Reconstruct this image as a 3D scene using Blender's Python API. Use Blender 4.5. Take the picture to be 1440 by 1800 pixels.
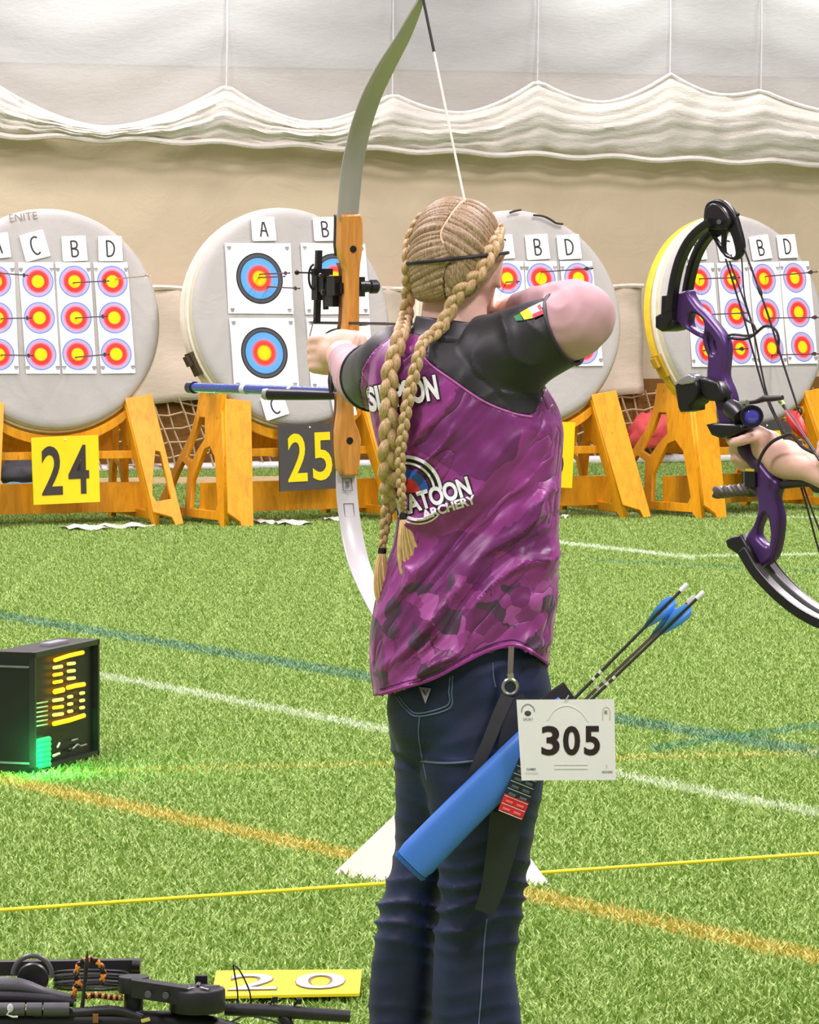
import bpy, bmesh, math, random
import numpy as np
from mathutils import Vector, Matrix, Quaternion
from mathutils.bvhtree import BVHTree

for _o in list(bpy.data.objects):
    bpy.data.objects.remove(_o)
SC = bpy.context.scene
COL = SC.collection
R = math.radians
random.seed(7)
rng = np.random.default_rng(11)

# ------------------------------------------------------------------ camera
F, HZ, H = 7740.0, 445.0, 1.56          # focal length in px, horizon row, eye height (1440x1800 frame)
cam_d = bpy.data.cameras.new('camera')
cam = bpy.data.objects.new('camera', cam_d)
COL.objects.link(cam)
cam.location = (0, 0, H)
cam.rotation_euler = (R(90), 0, 0)
cam_d.sensor_fit = 'HORIZONTAL'
cam_d.sensor_width = 36.0
cam_d.lens = F / 1440.0 * 36.0
cam_d.shift_y = -(900.0 - HZ) / 1440.0
cam_d.clip_start, cam_d.clip_end = 0.5, 200
SC.camera = cam

# ------------------------------------------------------------------ light
SC.view_settings.view_transform = 'Standard'
SC.view_settings.look = 'None'
SC.view_settings.gamma = 1.0
SC.view_settings.use_curve_mapping = False
SC.view_settings.exposure = -0.22
wd = bpy.data.worlds.new('hall_light')
SC.world = wd
wd.use_nodes = True
wd.node_tree.nodes['Background'].inputs[0].default_value = (1.0, 0.885, 1.0, 1)
wd.node_tree.nodes['Background'].inputs[1].default_value = 0.38

def area_light(name, loc, size, power, color=(1, 0.90, 0.96), rot=(0, 0, 0)):
    d = bpy.data.lights.new(name, 'AREA')
    d.shape = 'RECTANGLE'
    d.size, d.size_y = size
    d.energy = power
    d.color = color
    o = bpy.data.objects.new(name, d)
    COL.objects.link(o)
    o.location = loc
    o.rotation_euler = rot
    return o

# rows of high-bay fixtures under the roof of the hall
for _y in (3.0, 10.0, 17.0, 24.0):
    for _x in (-4.5, 4.5):
        area_light('high_bay_light', (_x, _y, 8.5), (1.2, 2.4), 800)
# flood lamps that wash the back drop from above the frame
for _x, _p in ((-2.35, 130), (-1.25, 110), (1.55, 130), (3.1, 130)):
    _y = 32.2 + 0.44 * _x
    area_light('drop_flood_light', (_x + 0.2, _y - 0.6, 4.1), (0.5, 0.2), _p * 0.13, (1, 1, 1), (R(18), 0, R(24)))

# ------------------------------------------------------------------ helpers
def lin(c):
    return tuple(((v / 255.0) / 12.92 if v / 255.0 <= 0.04045 else ((v / 255.0 + 0.055) / 1.055) ** 2.4) for v in c)

def W(px, py, Y):
    return Vector(((px - 720.0) * Y / F, Y, H - (py - HZ) * Y / F))

def G(px, py, z=0.0):
    return W(px, py, (H - z) * F / (py - HZ))

class Nodes:
    def __init__(self, name):
        self.m = bpy.data.materials.new(name)
        self.m.use_nodes = True
        self.t = self.m.node_tree
        self.b = self.t.nodes['Principled BSDF']
    def n(self, typ, **kw):
        nd = self.t.nodes.new(typ)
        for k, v in kw.items():
            setattr(nd, k, v)
        return nd
    def l(self, a, b):
        self.t.links.new(a, b)
    def val(self, sock, v):
        if hasattr(v, 'links') or hasattr(v, 'is_output'):
            self.t.links.new(v, sock)
        else:
            sock.default_value = v
    def math(self, op, a, b=None, c=None, clamp=False):
        nd = self.n('ShaderNodeMath', operation=op, use_clamp=clamp)
        self.val(nd.inputs[0], a)
        if b is not None: self.val(nd.inputs[1], b)
        if c is not None: self.val(nd.inputs[2], c)
        return nd.outputs[0]
    def mix(self, f, a, b, blend='MIX'):
        nd = self.n('ShaderNodeMix', data_type='RGBA', blend_type=blend)
        self.val(nd.inputs[0], f)
        for s, v in ((nd.inputs[6], a), (nd.inputs[7], b)):
            if isinstance(v, tuple):
                s.default_value = (*v[:3], 1)
            else:
                self.l(v, s)
        return nd.outputs[2]
    def ramp(self, fac, stops, interp='LINEAR'):
        nd = self.n('ShaderNodeValToRGB')
        cr = nd.color_ramp
        cr.interpolation = interp
        while len(cr.elements) < len(stops):
            cr.elements.new(0.5)
        for e, (p, c) in zip(cr.elements, stops):
            e.position = p
            e.color = (*c[:3], 1)
        self.val(nd.inputs[0], fac)
        return nd.outputs[0]
    def noise(self, vec, scale, detail=3, rough=0.5, dist=0.0):
        nd = self.n('ShaderNodeTexNoise')
        self.l(vec, nd.inputs['Vector'])
        nd.inputs['Scale'].default_value = scale
        nd.inputs['Detail'].default_value = detail
        nd.inputs['Roughness'].default_value = rough
        nd.inputs['Distortion'].default_value = dist
        return nd
    def bump(self, h, strength=0.3, dist=0.01):
        nd = self.n('ShaderNodeBump')
        nd.inputs['Strength'].default_value = strength
        nd.inputs['Distance'].default_value = dist
        self.l(h, nd.inputs['Height'])
        self.l(nd.outputs[0], self.b.inputs['Normal'])
    def pos(self):
        return self.n('ShaderNodeNewGeometry').outputs['Position']
    def obj(self):
        return self.n('ShaderNodeTexCoord').outputs['Object']
    def mapping(self, vec, scale=(1, 1, 1), rot=(0, 0, 0)):
        nd = self.n('ShaderNodeMapping')
        self.l(vec, nd.inputs[0])
        nd.inputs['Rotation'].default_value = rot
        nd.inputs['Scale'].default_value = scale
        return nd.outputs[0]

MATS = {}
def mat(name, rgb, rough=0.5, metal=0.0, var=0.12, vscale=20.0, bump=0.0, bscale=150.0, coat=0.0, stretch=(1, 1, 1), spec=0.5, sheen=0.0):
    """plain procedural material: colour with a little noise variation and fine relief"""
    if name in MATS:
        return MATS[name]
    N = Nodes(name)
    c = lin(rgb)
    v = N.mapping(N.pos(), stretch)
    nz = N.noise(v, vscale, 4)
    d = tuple(x * (1 - var) for x in c)
    u = tuple(min(1, x * (1 + var)) for x in c)
    col = N.ramp(nz.outputs[0], [(0.3, d), (0.7, u)])
    N.l(col, N.b.inputs['Base Color'])
    N.b.inputs['Roughness'].default_value = rough
    N.b.inputs['Metallic'].default_value = metal
    N.b.inputs['Specular IOR Level'].default_value = spec
    N.b.inputs['Coat Weight'].default_value = coat
    N.b.inputs['Sheen Weight'].default_value = sheen
    if bump > 0:
        b = N.noise(v, bscale, 3)
        N.bump(b.outputs[0], bump, 0.004)
    MATS[name] = N.m
    return N.m

def emit(name, rgb, strength):
    if name in MATS:
        return MATS[name]
    N = Nodes(name)
    N.b.inputs['Base Color'].default_value = (*lin(rgb), 1)
    N.b.inputs['Emission Color'].default_value = (*lin(rgb), 1)
    N.b.inputs['Emission Strength'].default_value = strength
    MATS[name] = N.m
    return N.m

# -- scene graph helpers
def tag(o, label=None, cat=None, group=None, kind=None):
    if label: o['label'] = label
    if cat: o['category'] = cat
    if group: o['group'] = group
    if kind: o['kind'] = kind
    return o

def thing(name, label, cat, loc=(0, 0, 0), group=None, rot=None):
    o = bpy.data.objects.new(name, None)
    o.empty_display_size = 0.05
    COL.objects.link(o)
    o.location = loc
    if rot is not None:
        o.rotation_mode = 'QUATERNION'
        o.rotation_quaternion = rot
    return tag(o, label, cat, group)

def link(o, parent=None, keep=True):
    COL.objects.link(o)
    if parent is not None:
        o.parent = parent
        if keep:
            M = Matrix.LocRotScale(parent.location, parent.rotation_quaternion if parent.rotation_mode == 'QUATERNION' else parent.rotation_euler.to_quaternion(), None)
            if parent.parent is None:
                o.matrix_parent_inverse = M.inverted()
    return o

class MB:
    """collects shapes into one mesh"""
    def __init__(self):
        self.v, self.f = [], []
    def add(self, verts, faces):
        k = len(self.v)
        self.v += [tuple(p) for p in verts]
        self.f += [tuple(i + k for i in f) for f in faces]
        return self
    def box(self, c, x, y, z):
        """c centre, x/y/z half-extent vectors"""
        c, x, y, z = Vector(c), Vector(x), Vector(y), Vector(z)
        vs = [c + sx * x + sy * y + sz * z for sz in (-1, 1) for sy in (-1, 1) for sx in (-1, 1)]
        fs = [(0, 2, 3, 1), (4, 5, 7, 6), (0, 1, 5, 4), (2, 6, 7, 3), (0, 4, 6, 2), (1, 3, 7, 5)]
        return self.add(vs, fs)
    def abox(self, lo, hi):
        lo, hi = Vector(lo), Vector(hi)
        h = (hi - lo) / 2
        return self.box((lo + hi) / 2, (h.x, 0, 0), (0, h.y, 0), (0, 0, h.z))
    def rings(self, rings, close=True, caps=True):
        n = len(rings[0])
        vs = [p for r in rings for p in r]
        fs = []
        for i in range(len(rings) - 1):
            for j in range(n if close else n - 1):
                a, b = i * n + j, i * n + (j + 1) % n
                fs.append((a, b, b + n, a + n))
        if caps:
            fs.append(tuple(range(n - 1, -1, -1)))
            fs.append(tuple((len(rings) - 1) * n + j for j in range(n)))
        return self.add(vs, fs)
    def tube(self, pts, rad, seg=8, flat=1.0, up=None, caps=True, twist=0.0):
        pts = [Vector(p) for p in pts]
        if not hasattr(rad, '__len__'):
            rad = [rad] * len(pts)
        T = []
        for i in range(len(pts)):
            a, b = pts[max(0, i - 1)], pts[min(len(pts) - 1, i + 1)]
            T.append((b - a).normalized())
        u = Vector(up) if up is not None else (Vector((0, 0, 1)) if abs(T[0].z) < 0.9 else Vector((1, 0, 0)))
        rs = []
        for i, p in enumerate(pts):
            u = (u - T[i] * u.dot(T[i])).normalized() if up is None else (Vector(up) - T[i] * Vector(up).dot(T[i])).normalized()
            w = T[i].cross(u)
            rs.append([p + (w * math.cos(t + twist * i) + u * flat * math.sin(t + twist * i)) * rad[i] for t in (2 * math.pi * k / seg for k in range(seg))])
        return self.rings(rs, True, caps)
    def ball(self, c, r, seg=12, ring=8, ax=None):
        c = Vector(c)
        r = Vector((r, r, r)) if not hasattr(r, '__len__') else Vector(r)
        rs = []
        for i in range(ring + 1):
            a = -math.pi / 2 + math.pi * (0.02 + 0.96 * i / ring)
            rr = []
            for k in range(seg):
                t = 2 * math.pi * k / seg
                q = Vector((r.x * math.cos(a) * math.cos(t), r.y * math.cos(a) * math.sin(t), r.z * math.sin(a)))
                if ax is not None: q = ax @ q
                rr.append(c + q)
            rs.append(rr)
        return self.rings(rs)
    def lathe(self, prof, c, axis, seg=32, caps=True):
        """prof: list of (radius, height along axis)"""
        axis = Vector(axis).normalized()
        u = axis.orthogonal().normalized()
        w = axis.cross(u)
        c = Vector(c)
        rs = [[c + axis * h + (u * math.cos(2 * math.pi * k / seg) + w * math.sin(2 * math.pi * k / seg)) * r for k in range(seg)] for r, h in prof]
        return self.rings(rs, True, caps)
    def mesh(self, name, smooth=True, angle=40):
        me = bpy.data.meshes.new(name)
        me.from_pydata(self.v, [], self.f)
        me.validate()
        bm = bmesh.new()
        bm.from_mesh(me)
        bmesh.ops.recalc_face_normals(bm, faces=bm.faces)
        if smooth:
            for f in bm.faces: f.smooth = True
            for e in bm.edges:
                if len(e.link_faces) == 2 and e.calc_face_angle(0) > R(angle): e.smooth = False
        bm.to_mesh(me)
        bm.free()
        return me
    def build(self, name, material, parent=None, smooth=True, angle=40, label=None):
        me = self.mesh(name, smooth, angle)
        if material: me.materials.append(material)
        o = bpy.data.objects.new(name, me)
        link(o, parent)
        if label: o['label'] = label
        return o

def mesh_obj(name, me, material, parent=None, label=None, keep=True):
    if material:
        me.materials.clear()
        me.materials.append(material)
    o = bpy.data.objects.new(name, me)
    link(o, parent, keep)
    if label: o['label'] = label
    return o

def eval_mesh(o):
    dg = bpy.context.evaluated_depsgraph_get()
    me = bpy.data.meshes.new_from_object(o.evaluated_get(dg))
    d = o.data
    bpy.data.objects.remove(o)
    return me

def plate(loops, thick, bevel=0.0, name='plate'):
    """outline with holes (2D loops) -> flat solid mesh in xy, centred in z"""
    cu = bpy.data.curves.new(name, 'CURVE')
    cu.dimensions = '2D'
    cu.fill_mode = 'BOTH'
    cu.extrude = max(0.0, thick / 2 - bevel)
    cu.bevel_depth = bevel
    cu.offset = -bevel
    cu.bevel_resolution = 1
    for lp in loops:
        sp = cu.splines.new('POLY')
        sp.points.add(len(lp) - 1)
        for p, q in zip(sp.points, lp):
            p.co = (q[0], q[1], 0, 1)
        sp.use_cyclic_u = True
    o = bpy.data.objects.new(name, cu)
    COL.objects.link(o)
    return eval_mesh(o)

def text_mesh(s, size, thick=0.001, bold=0.0, xs=1.0, align='CENTER', space=1.0):
    cu = bpy.data.curves.new('text', 'FONT')
    cu.body = s
    cu.size = size
    cu.extrude = thick / 2
    cu.offset = bold
    cu.align_x = align
    cu.align_y = 'CENTER'
    cu.space_character = space
    cu.resolution_u = 4
    o = bpy.data.objects.new('text', cu)
    COL.objects.link(o)
    me = eval_mesh(o)
    if xs != 1.0:
        me.transform(Matrix.Diagonal((xs, 1, 1, 1)))
    return me

def fit_text(me, w, h):
    """scale a text mesh to exactly w x h around the origin"""
    xs = [v.co.x for v in me.vertices]; ys = [v.co.y for v in me.vertices]
    cx, cy = (max(xs) + min(xs)) / 2, (max(ys) + min(ys)) / 2
    me.transform(Matrix.Diagonal((w / (max(xs) - min(xs)), h / (max(ys) - min(ys)), 1, 1)) @ Matrix.Translation((-cx, -cy, 0)))
    return me

def frame(o, x, y, z):
    """matrix from origin and axis vectors"""
    M = Matrix.Identity(4)
    for i, a in enumerate((x, y, z)):
        for k in range(3): M[k][i] = a[k]
    for k in range(3): M[k][3] = o[k]
    return M

def copy_tree(o, parent=None):
    c = o.copy()
    COL.objects.link(c)
    c.parent = parent
    for ch in list(o.children):
        copy_tree(ch, c)
    return c

def smoothpath(pts, n):
    """Catmull-Rom through control points (Vectors or tuples of any length) -> n samples"""
    P = np.array([list(p) for p in pts], float)
    P = np.vstack([2 * P[0] - P[1], P, 2 * P[-1] - P[-2]])
    out = []
    m = len(pts) - 1
    for i in range(n):
        t = i / (n - 1) * m
        k = min(int(t), m - 1)
        t -= k
        a, b, c, d = P[k], P[k + 1], P[k + 2], P[k + 3]
        out.append(0.5 * ((2 * b) + (c - a) * t + (2 * a - 5 * b + 4 * c - d) * t * t + (3 * b - a - 3 * c + d) * t ** 3))
    return out

def _hash(i, j, k):
    n = (i * 374761393 + j * 668265263 + k * 2147483647 + 12345) & 0xffffffff
    n = ((n ^ (n >> 13)) * 1274126177) & 0xffffffff
    return ((n ^ (n >> 16)) & 0xffff) / 65535.0
def vnoise(P):
    P = np.asarray(P, float)
    I = np.floor(P).astype(np.int64)
    f = P - I
    f = f * f * (3 - 2 * f)
    r = 0
    for a in (0, 1):
        for b in (0, 1):
            for c in (0, 1):
                w = (f[:, 0] if a else 1 - f[:, 0]) * (f[:, 1] if b else 1 - f[:, 1]) * (f[:, 2] if c else 1 - f[:, 2])
                r = r + w * _hash(I[:, 0] + a, I[:, 1] + b, I[:, 2] + c)
    return r

def remesh(mb, voxel, smooth=6, factor=0.5):
    me = mb.mesh('tmp', False)
    o = bpy.data.objects.new('tmp', me)
    COL.objects.link(o)
    m = o.modifiers.new('r', 'REMESH')
    m.mode = 'VOXEL'
    m.voxel_size = voxel
    m.adaptivity = 0
    if smooth:
        s = o.modifiers.new('s', 'SMOOTH')
        s.factor = factor
        s.iterations = smooth
    me2 = eval_mesh(o)
    for p in me2.polygons: p.use_smooth = True
    return me2

def get_co(me):
    a = np.empty(len(me.vertices) * 3); me.vertices.foreach_get('co', a); return a.reshape(-1, 3)
def get_no(me):
    a = np.empty(len(me.vertices) * 3); me.vertices.foreach_get('normal', a); return a.reshape(-1, 3)
def set_co(me, P):
    me.vertices.foreach_set('co', np.ascontiguousarray(P).ravel()); me.update()

def ellipse_ring(c, a, b, n=48, p=2.0, yaw=0.0, zfun=None):
    r = []
    for k in range(n):
        t = 2 * math.pi * k / n
        x = a * math.copysign(abs(math.cos(t)) ** (2 / p), math.cos(t))
        y = b * math.copysign(abs(math.sin(t)) ** (2 / p), math.sin(t))
        xr, yr = x * math.cos(yaw) - y * math.sin(yaw), x * math.sin(yaw) + y * math.cos(yaw)
        r.append(Vector((c[0] + xr, c[1] + yr, c[2])))
    return r
# ================================================================== SETTING
# -- turf colour: pile green with the painted field lines, in world metres
def turf_material(name, blade):
    N = Nodes(name)
    p = N.pos()
    n1 = N.noise(p, 1.3, 3)
    n2 = N.noise(p, 60 if not blade else 100, 2)
    g1 = N.ramp(n2.outputs[0], [(0.25, lin((92, 126, 46))), (0.5, lin((148, 178, 88))), (0.75, lin((208, 224, 154)))])
    col = N.mix(N.math('MULTIPLY', n1.outputs[0], 0.35), g1, lin((138, 172, 70)))
    edge = N.noise(p, 45, 2)
    sep = N.n('ShaderNodeSeparateXYZ'); N.l(p, sep.inputs[0])
    for a, b, hw, rgb, x0, x1, op in TURF_LINES:
        A, B = G(*a), G(*b)
        d = (B - A).normalized()
        nx, ny = -d.y, d.x
        c0 = nx * A.x + ny * A.y
        dist = N.math('ABSOLUTE', N.math('SUBTRACT', N.math('ADD', N.math('MULTIPLY', sep.outputs[0], nx), N.math('MULTIPLY', sep.outputs[1], ny)), c0))
        dist = N.math('ADD', dist, N.math('MULTIPLY', N.math('SUBTRACT', edge.outputs[0], 0.5), 0.045))
        m = N.math('MULTIPLY', N.math('LESS_THAN', dist, hw), op)
        if x0 is not None: m = N.math('MULTIPLY', m, N.math('GREATER_THAN', sep.outputs[0], x0))
        if x1 is not None: m = N.math('MULTIPLY', m, N.math('LESS_THAN', sep.outputs[0], x1))
        lc = N.mix(n2.outputs[0], tuple(v * 0.8 for v in lin(rgb)), tuple(min(1, v * 1.2) for v in lin(rgb)))
        col = N.mix(m, col, lc)
    N.l(col, N.b.inputs['Base Color'])
    N.b.inputs['Roughness'].default_value = 0.6
    N.b.inputs['Specular IOR Level'].default_value = 0.3
    if not blade:
        N.bump(n2.outputs[0], 0.6, 0.02)
    return N.m

TURF_LINES = [
    ((175, 1195), (690, 1295), 0.05, (206, 220, 184), None, None, 0.8),
    ((0, 1090), (680, 1205), 0.085, (108, 152, 122), None, None, 0.75),
    ((0, 1380), (600, 1512), 0.06, (206, 190, 96), None, None, 0.75),
    ((180, 1366), (1440, 1334), 0.04, (204, 196, 104), None, None, 0.6),
    ((980, 960), (1200, 985), 0.06, (214, 230, 196), 0.3, 1.44, 0.9),
    ((1200, 985), (1440, 981), 0.06, (214, 230, 196), 1.38, None, 0.9),
    ((1200, 1000), (1440, 1012), 0.05, (104, 158, 120), 0.9, None, 0.7),
    ((1300, 1305), (1440, 1285), 0.05, (92, 150, 118), 0.75, None, 0.7),
    ((0, 884), (400, 893), 0.06, (206, 222, 186), None, None, 0.7),
]
ground = MB()
ground.abox((-14, -3, -0.1), (16, 45, 0))
floor = ground.build('floor', turf_material('turf_ground', False), smooth=False)
tag(floor, 'green artificial turf floor with painted field lines', kind='structure')

# pile of the turf: one 0.5 m square of blades, laid over the field by geometry nodes
TS = 0.5
nb = 3200
vs, fs = [], []
bx = rng.uniform(-TS / 2, TS / 2, (nb, 2))
for i in range(nb):
    h = rng.uniform(0.014, 0.034)
    an = rng.uniform(0, 2 * math.pi)
    w = rng.uniform(0.0018, 0.0034)
    lean = rng.uniform(0.006, 0.030)
    la = rng.uniform(0, 2 * math.pi)
    x, y = bx[i]
    dx, dy = math.cos(an) * w, math.sin(an) * w
    lx, ly = math.cos(la) * lean, math.sin(la) * lean
    k = len(vs)
    vs += [(x - dx, y - dy, 0), (x + dx, y + dy, 0), (x + dx * .8 + lx * .4, y + dy * .8 + ly * .4, h * .7), (x - dx * .8 + lx * .4, y - dy * .8 + ly * .4, h * .7), (x + lx, y + ly, h)]
    fs += [(k, k + 1, k + 2, k + 3), (k + 3, k + 2, k + 4)]
me = bpy.data.meshes.new('turf_pile')
me.from_pydata(vs, [], fs)
turf_m = turf_material('turf_blade', True)
me.materials.append(turf_m)
turf = bpy.data.objects.new('turf_pile', me)
COL.objects.link(turf)
tag(turf, 'short green artificial grass pile covering the field', 'grass', kind='stuff')
gn = bpy.data.node_groups.new('turf_tiles', 'GeometryNodeTree')
gn.interface.new_socket('Geometry', in_out='INPUT', socket_type='NodeSocketGeometry')
gn.interface.new_socket('Geometry', in_out='OUTPUT', socket_type='NodeSocketGeometry')
gi = gn.nodes.new('NodeGroupInput'); go = gn.nodes.new('NodeGroupOutput')
grid = gn.nodes.new('GeometryNodeMeshGrid')
NX, NY = 34, 54
grid.inputs['Size X'].default_value = (NX - 1) * TS
grid.inputs['Size Y'].default_value = (NY - 1) * TS
grid.inputs['Vertices X'].default_value = NX
grid.inputs['Vertices Y'].default_value = NY
sp = gn.nodes.new('GeometryNodeSetPosition')
sp.inputs['Offset'].default_value = (0.5, 5.5 + (NY - 1) * TS / 2, 0)
iop = gn.nodes.new('GeometryNodeInstanceOnPoints')
rv = gn.nodes.new('FunctionNodeRandomValue'); rv.data_type = 'INT'
rv.inputs[4].default_value = 0; rv.inputs[5].default_value = 3
mul = gn.nodes.new('ShaderNodeMath'); mul.operation = 'MULTIPLY'; mul.inputs[1].default_value = math.pi / 2
cmb = gn.nodes.new('ShaderNodeCombineXYZ')
gn.links.new(rv.outputs[2], mul.inputs[0]); gn.links.new(mul.outputs[0], cmb.inputs[2])
gn.links.new(grid.outputs[0], sp.inputs[0]); gn.links.new(sp.outputs[0], iop.inputs['Points'])
gn.links.new(gi.outputs[0], iop.inputs['Instance']); gn.links.new(cmb.outputs[0], iop.inputs['Rotation'])
gn.links.new(iop.outputs[0], go.inputs[0])
md = turf.modifiers.new('tiles', 'NODES'); md.node_group = gn

# -- back of the hall: wall line rotated 38 degrees to the picture
WK, WY = 0.44, 32.2
wdir = Vector((1, WK, 0)).normalized()
wnrm = Vector((wdir.y, -wdir.x, 0))           # towards the camera
def WW(px, py, off=0.0):
    Y = (WY - off * math.hypot(1, WK)) / (1 - WK * (px - 720) / F)
    return W(px, py, Y)
def wall_s(px):
    return (WW(px, 445) - Vector((0, WY, 0))).dot(wdir)
def wall_pt(s, z, off=0.0):
    p = Vector((0, WY, 0)) + wdir * s + wnrm * off
    return Vector((p.x, p.y, z))

def wall_slab(name, z0, z1, off, material, label, s0=-14, s1=14, nx=2, nz=2, wav=0.0):
    m = MB()
    rows = []
    for j in range(nz):
        z = z0 + (z1 - z0) * j / (nz - 1)
        rows.append([wall_pt(s0 + (s1 - s0) * i / (nx - 1), z, off + (wav * (math.sin(i * .9 + j * .7) + math.sin(i * .37 - j * 1.3)) if wav else 0)) for i in range(nx)])
    back = [[p - wnrm * 0.04 for p in r] for r in rows]
    m.rings(rows, False, False)
    m.rings(back, False, False)
    for r, b in ((rows[0], back[0]), (rows[-1], back[-1])):
        m.rings([r, b], False, False)
    o = m.build(name, material)
    return tag(o, label, kind='structure')

def cloth_mat(name, rgb, rough=0.8, scale=3.0, strength=0.5, var=0.1, stretch=(1, 1, 1), trans=0.0):
    N = Nodes(name)
    v = N.mapping(N.pos(), stretch)
    a = N.noise(v, scale, 4, 0.55, 0.6)
    c = lin(rgb)
    N.l(N.ramp(a.outputs[0], [(0.3, tuple(x * (1 - var) for x in c)), (0.7, tuple(min(1, x * (1 + var)) for x in c))]), N.b.inputs['Base Color'])
    N.b.inputs['Roughness'].default_value = rough
    N.b.inputs['Specular IOR Level'].default_value = 0.2
    b = N.noise(v, scale * 2.2, 5, 0.6, 0.8)
    N.bump(b.outputs[0], strength, 0.05)
    if trans:
        N.b.inputs['Alpha'].default_value = 1 - trans
    return N.m

wall_slab('wall_back', 0.0, 2.9, 0.0, cloth_mat('tan_tarp', (222, 206, 174), 0.75, 1.2, 0.25, 0.05), 'tan tarpaulin back wall of the hall')
wall_slab('wall_upper', 2.9, 5.2, 0.02, cloth_mat('white_tarp', (204, 204, 202), 0.75, 1.6, 0.15, 0.04, (1, 1, 3)), 'pale grey fabric upper wall of the hall')
wall_slab('wall_lower', 0.0, 0.62, 0.06, cloth_mat('brown_board', (132, 94, 46), 0.8, 2.5, 0.2, 0.12), 'brown lower wall behind the netting')

# lighter sheet hung along the foot of the tan wall
sh = MB()
s0, s1 = wall_s(-1300), wall_s(1113)
nx, nz = 180, 14
zt, zb = 1.31, 0.505
rows = []
for j in range(nz):
    z = zb + (zt - zb) * j / (nz - 1)
    rows.append([wall_pt(s0 + (s1 - s0) * i / (nx - 1), z + 0.012 * math.sin(i * .5), 0.16 + 0.02 * math.sin(i * 1.1 + j * .2) + 0.012 * math.sin(i * .33 + j * .8)) for i in range(nx)])
sh.rings(rows, False, False)
sheet = thing('wall_sheet', 'pale cream sheet hung low along the tan wall behind the targets', 'sheet', wall_pt(0, zb, 0.16))
so = sh.build('sheet_cloth', cloth_mat('cream_sheet', (226, 210, 188), 0.8, 4, 0.12, 0.05, (1, 1, 2.5)), sheet)
sd = so.modifiers.new('s', 'SOLIDIFY'); sd.thickness = 0.004
hm = MB(); hm.tube([wall_pt(s0 + (s1 - s0) * i / 120, zt + 0.01 * math.sin(i * .7), 0.17) for i in range(121)], 0.018, 6)
hm.build('hem_tape', mat('hem_tape', (238, 228, 212), 0.7), sheet)

# gathered white netting rolled up along the top: scalloped upper edge, ragged lower hem
def interp(tab, x):
    xs = [t[0] for t in tab]; ys = [t[1] for t in tab]
    return float(np.interp(x, xs, ys))
HEM = [(-1500, 190), (-400, 215), (0, 238), (400, 252), (800, 268), (1100, 278), (1440, 288), (1900, 305), (3000, 330)]
PEAKS = [(-1500, 120), (-1180, 150), (-800, 130), (-420, 140), (-40, 128), (398, 150), (690, 165), (945, 142), (1178, 130), (1338, 158), (1640, 150), (1900, 160), (2250, 150), (2600, 165), (3000, 150)]
SAG = [60, 70, 70, 90, 85, 58, 45, 44, 22, 45, 40, 50, 45, 50]
def scallop(px):
    for (a, ya), (b, yb), s in zip(PEAKS[:-1], PEAKS[1:], SAG):
        if a <= px <= b:
            t = (px - a) / (b - a)
            return ya + (yb - ya) * t + s * (1 - abs(2 * t - 1) ** 1.7)
    return 150
cur = thing('gathered_netting', 'white netting gathered up in scallops across the top of the back wall', 'netting', WW(720, 268, 0.3))
cm = MB()
npx, nz = 560, 22
rows = []
for j in range(nz):
    t = j / (nz - 1)
    row = []
    for i in range(npx):
        px = -1480 + 4460 * i / (npx - 1)
        yt, yb = scallop(px), interp(HEM, px) + 3 * math.sin(px * .045) + 2 * math.sin(px * .11)
        off = 0.20 + 0.10 * math.sin(math.pi * min(1, t * 1.05)) ** 0.7
        off += 0.015 * math.sin(t * 17 + 1.6 * math.sin(px * .009) + px * .012) * (0.3 + 0.7 * t)
        off += 0.007 * math.sin(px * .07 + 5 * t + 2 * math.sin(px * .02)) + 0.010 * math.sin(t * 41 + px * .03)
        row.append(WW(px, yt + (yb - yt) * t, off))
    rows.append(row)
cm.rings(rows, False, False)
net_white = cloth_mat('white_net', (232, 228, 214), 0.85, 9, 0.3, 0.06, (1, 1, 4))
o = cm.build('gathered_band', net_white, cur, angle=80)
sd = o.modifiers.new('s', 'SOLIDIFY'); sd.thickness = 0.01
# rolled hem and gathered top cord
m = MB(); m.tube([WW(-1480 + 4460 * i / 260, interp(HEM, -1480 + 4460 * i / 260) + 3 * math.sin((-1480 + 4460 * i / 260) * .045), 0.27) for i in range(261)], 0.022, 8)
m.build('rolled_hem', net_white, cur)
m = MB(); m.tube([WW(-1480 + 4460 * i / 260, scallop(-1480 + 4460 * i / 260), 0.235) for i in range(261)], 0.016, 6)
m.build('top_cord', mat('net_cord', (246, 242, 234), 0.8), cur)
for k, (px, py) in enumerate(PEAKS[1:-1]):
    m = MB(); m.tube([WW(px, py, 0.24), WW(px + 1.5, py - 90, 0.2), WW(px + 1, -160, 0.14)], 0.0045, 6)
    m.build('hanging_cord', mat('net_cord2', (220, 218, 220), 0.8), cur)
# thin veil of netting hanging straight above the gathers, creased
vm = MB(); rows = []
for j in range(26):
    t = j / 25
    rows.append([WW(-1480 + 4460 * i / 300, -170 + (scallop(-1480 + 4460 * i / 300) + 170) * t, 0.16 + 0.006 * math.sin(t * 26 + 2.2 * math.sin(i * .11)) + 0.006 * math.sin(i * .33 + t * 5)) for i in range(301)])
vm.rings(rows, False, False)
vo = vm.build('upper_veil', cloth_mat('veil', (212, 212, 208), 0.85, 5, 0.14, 0.03, (1, 1, 3), 0.35), cur, angle=80)

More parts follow.
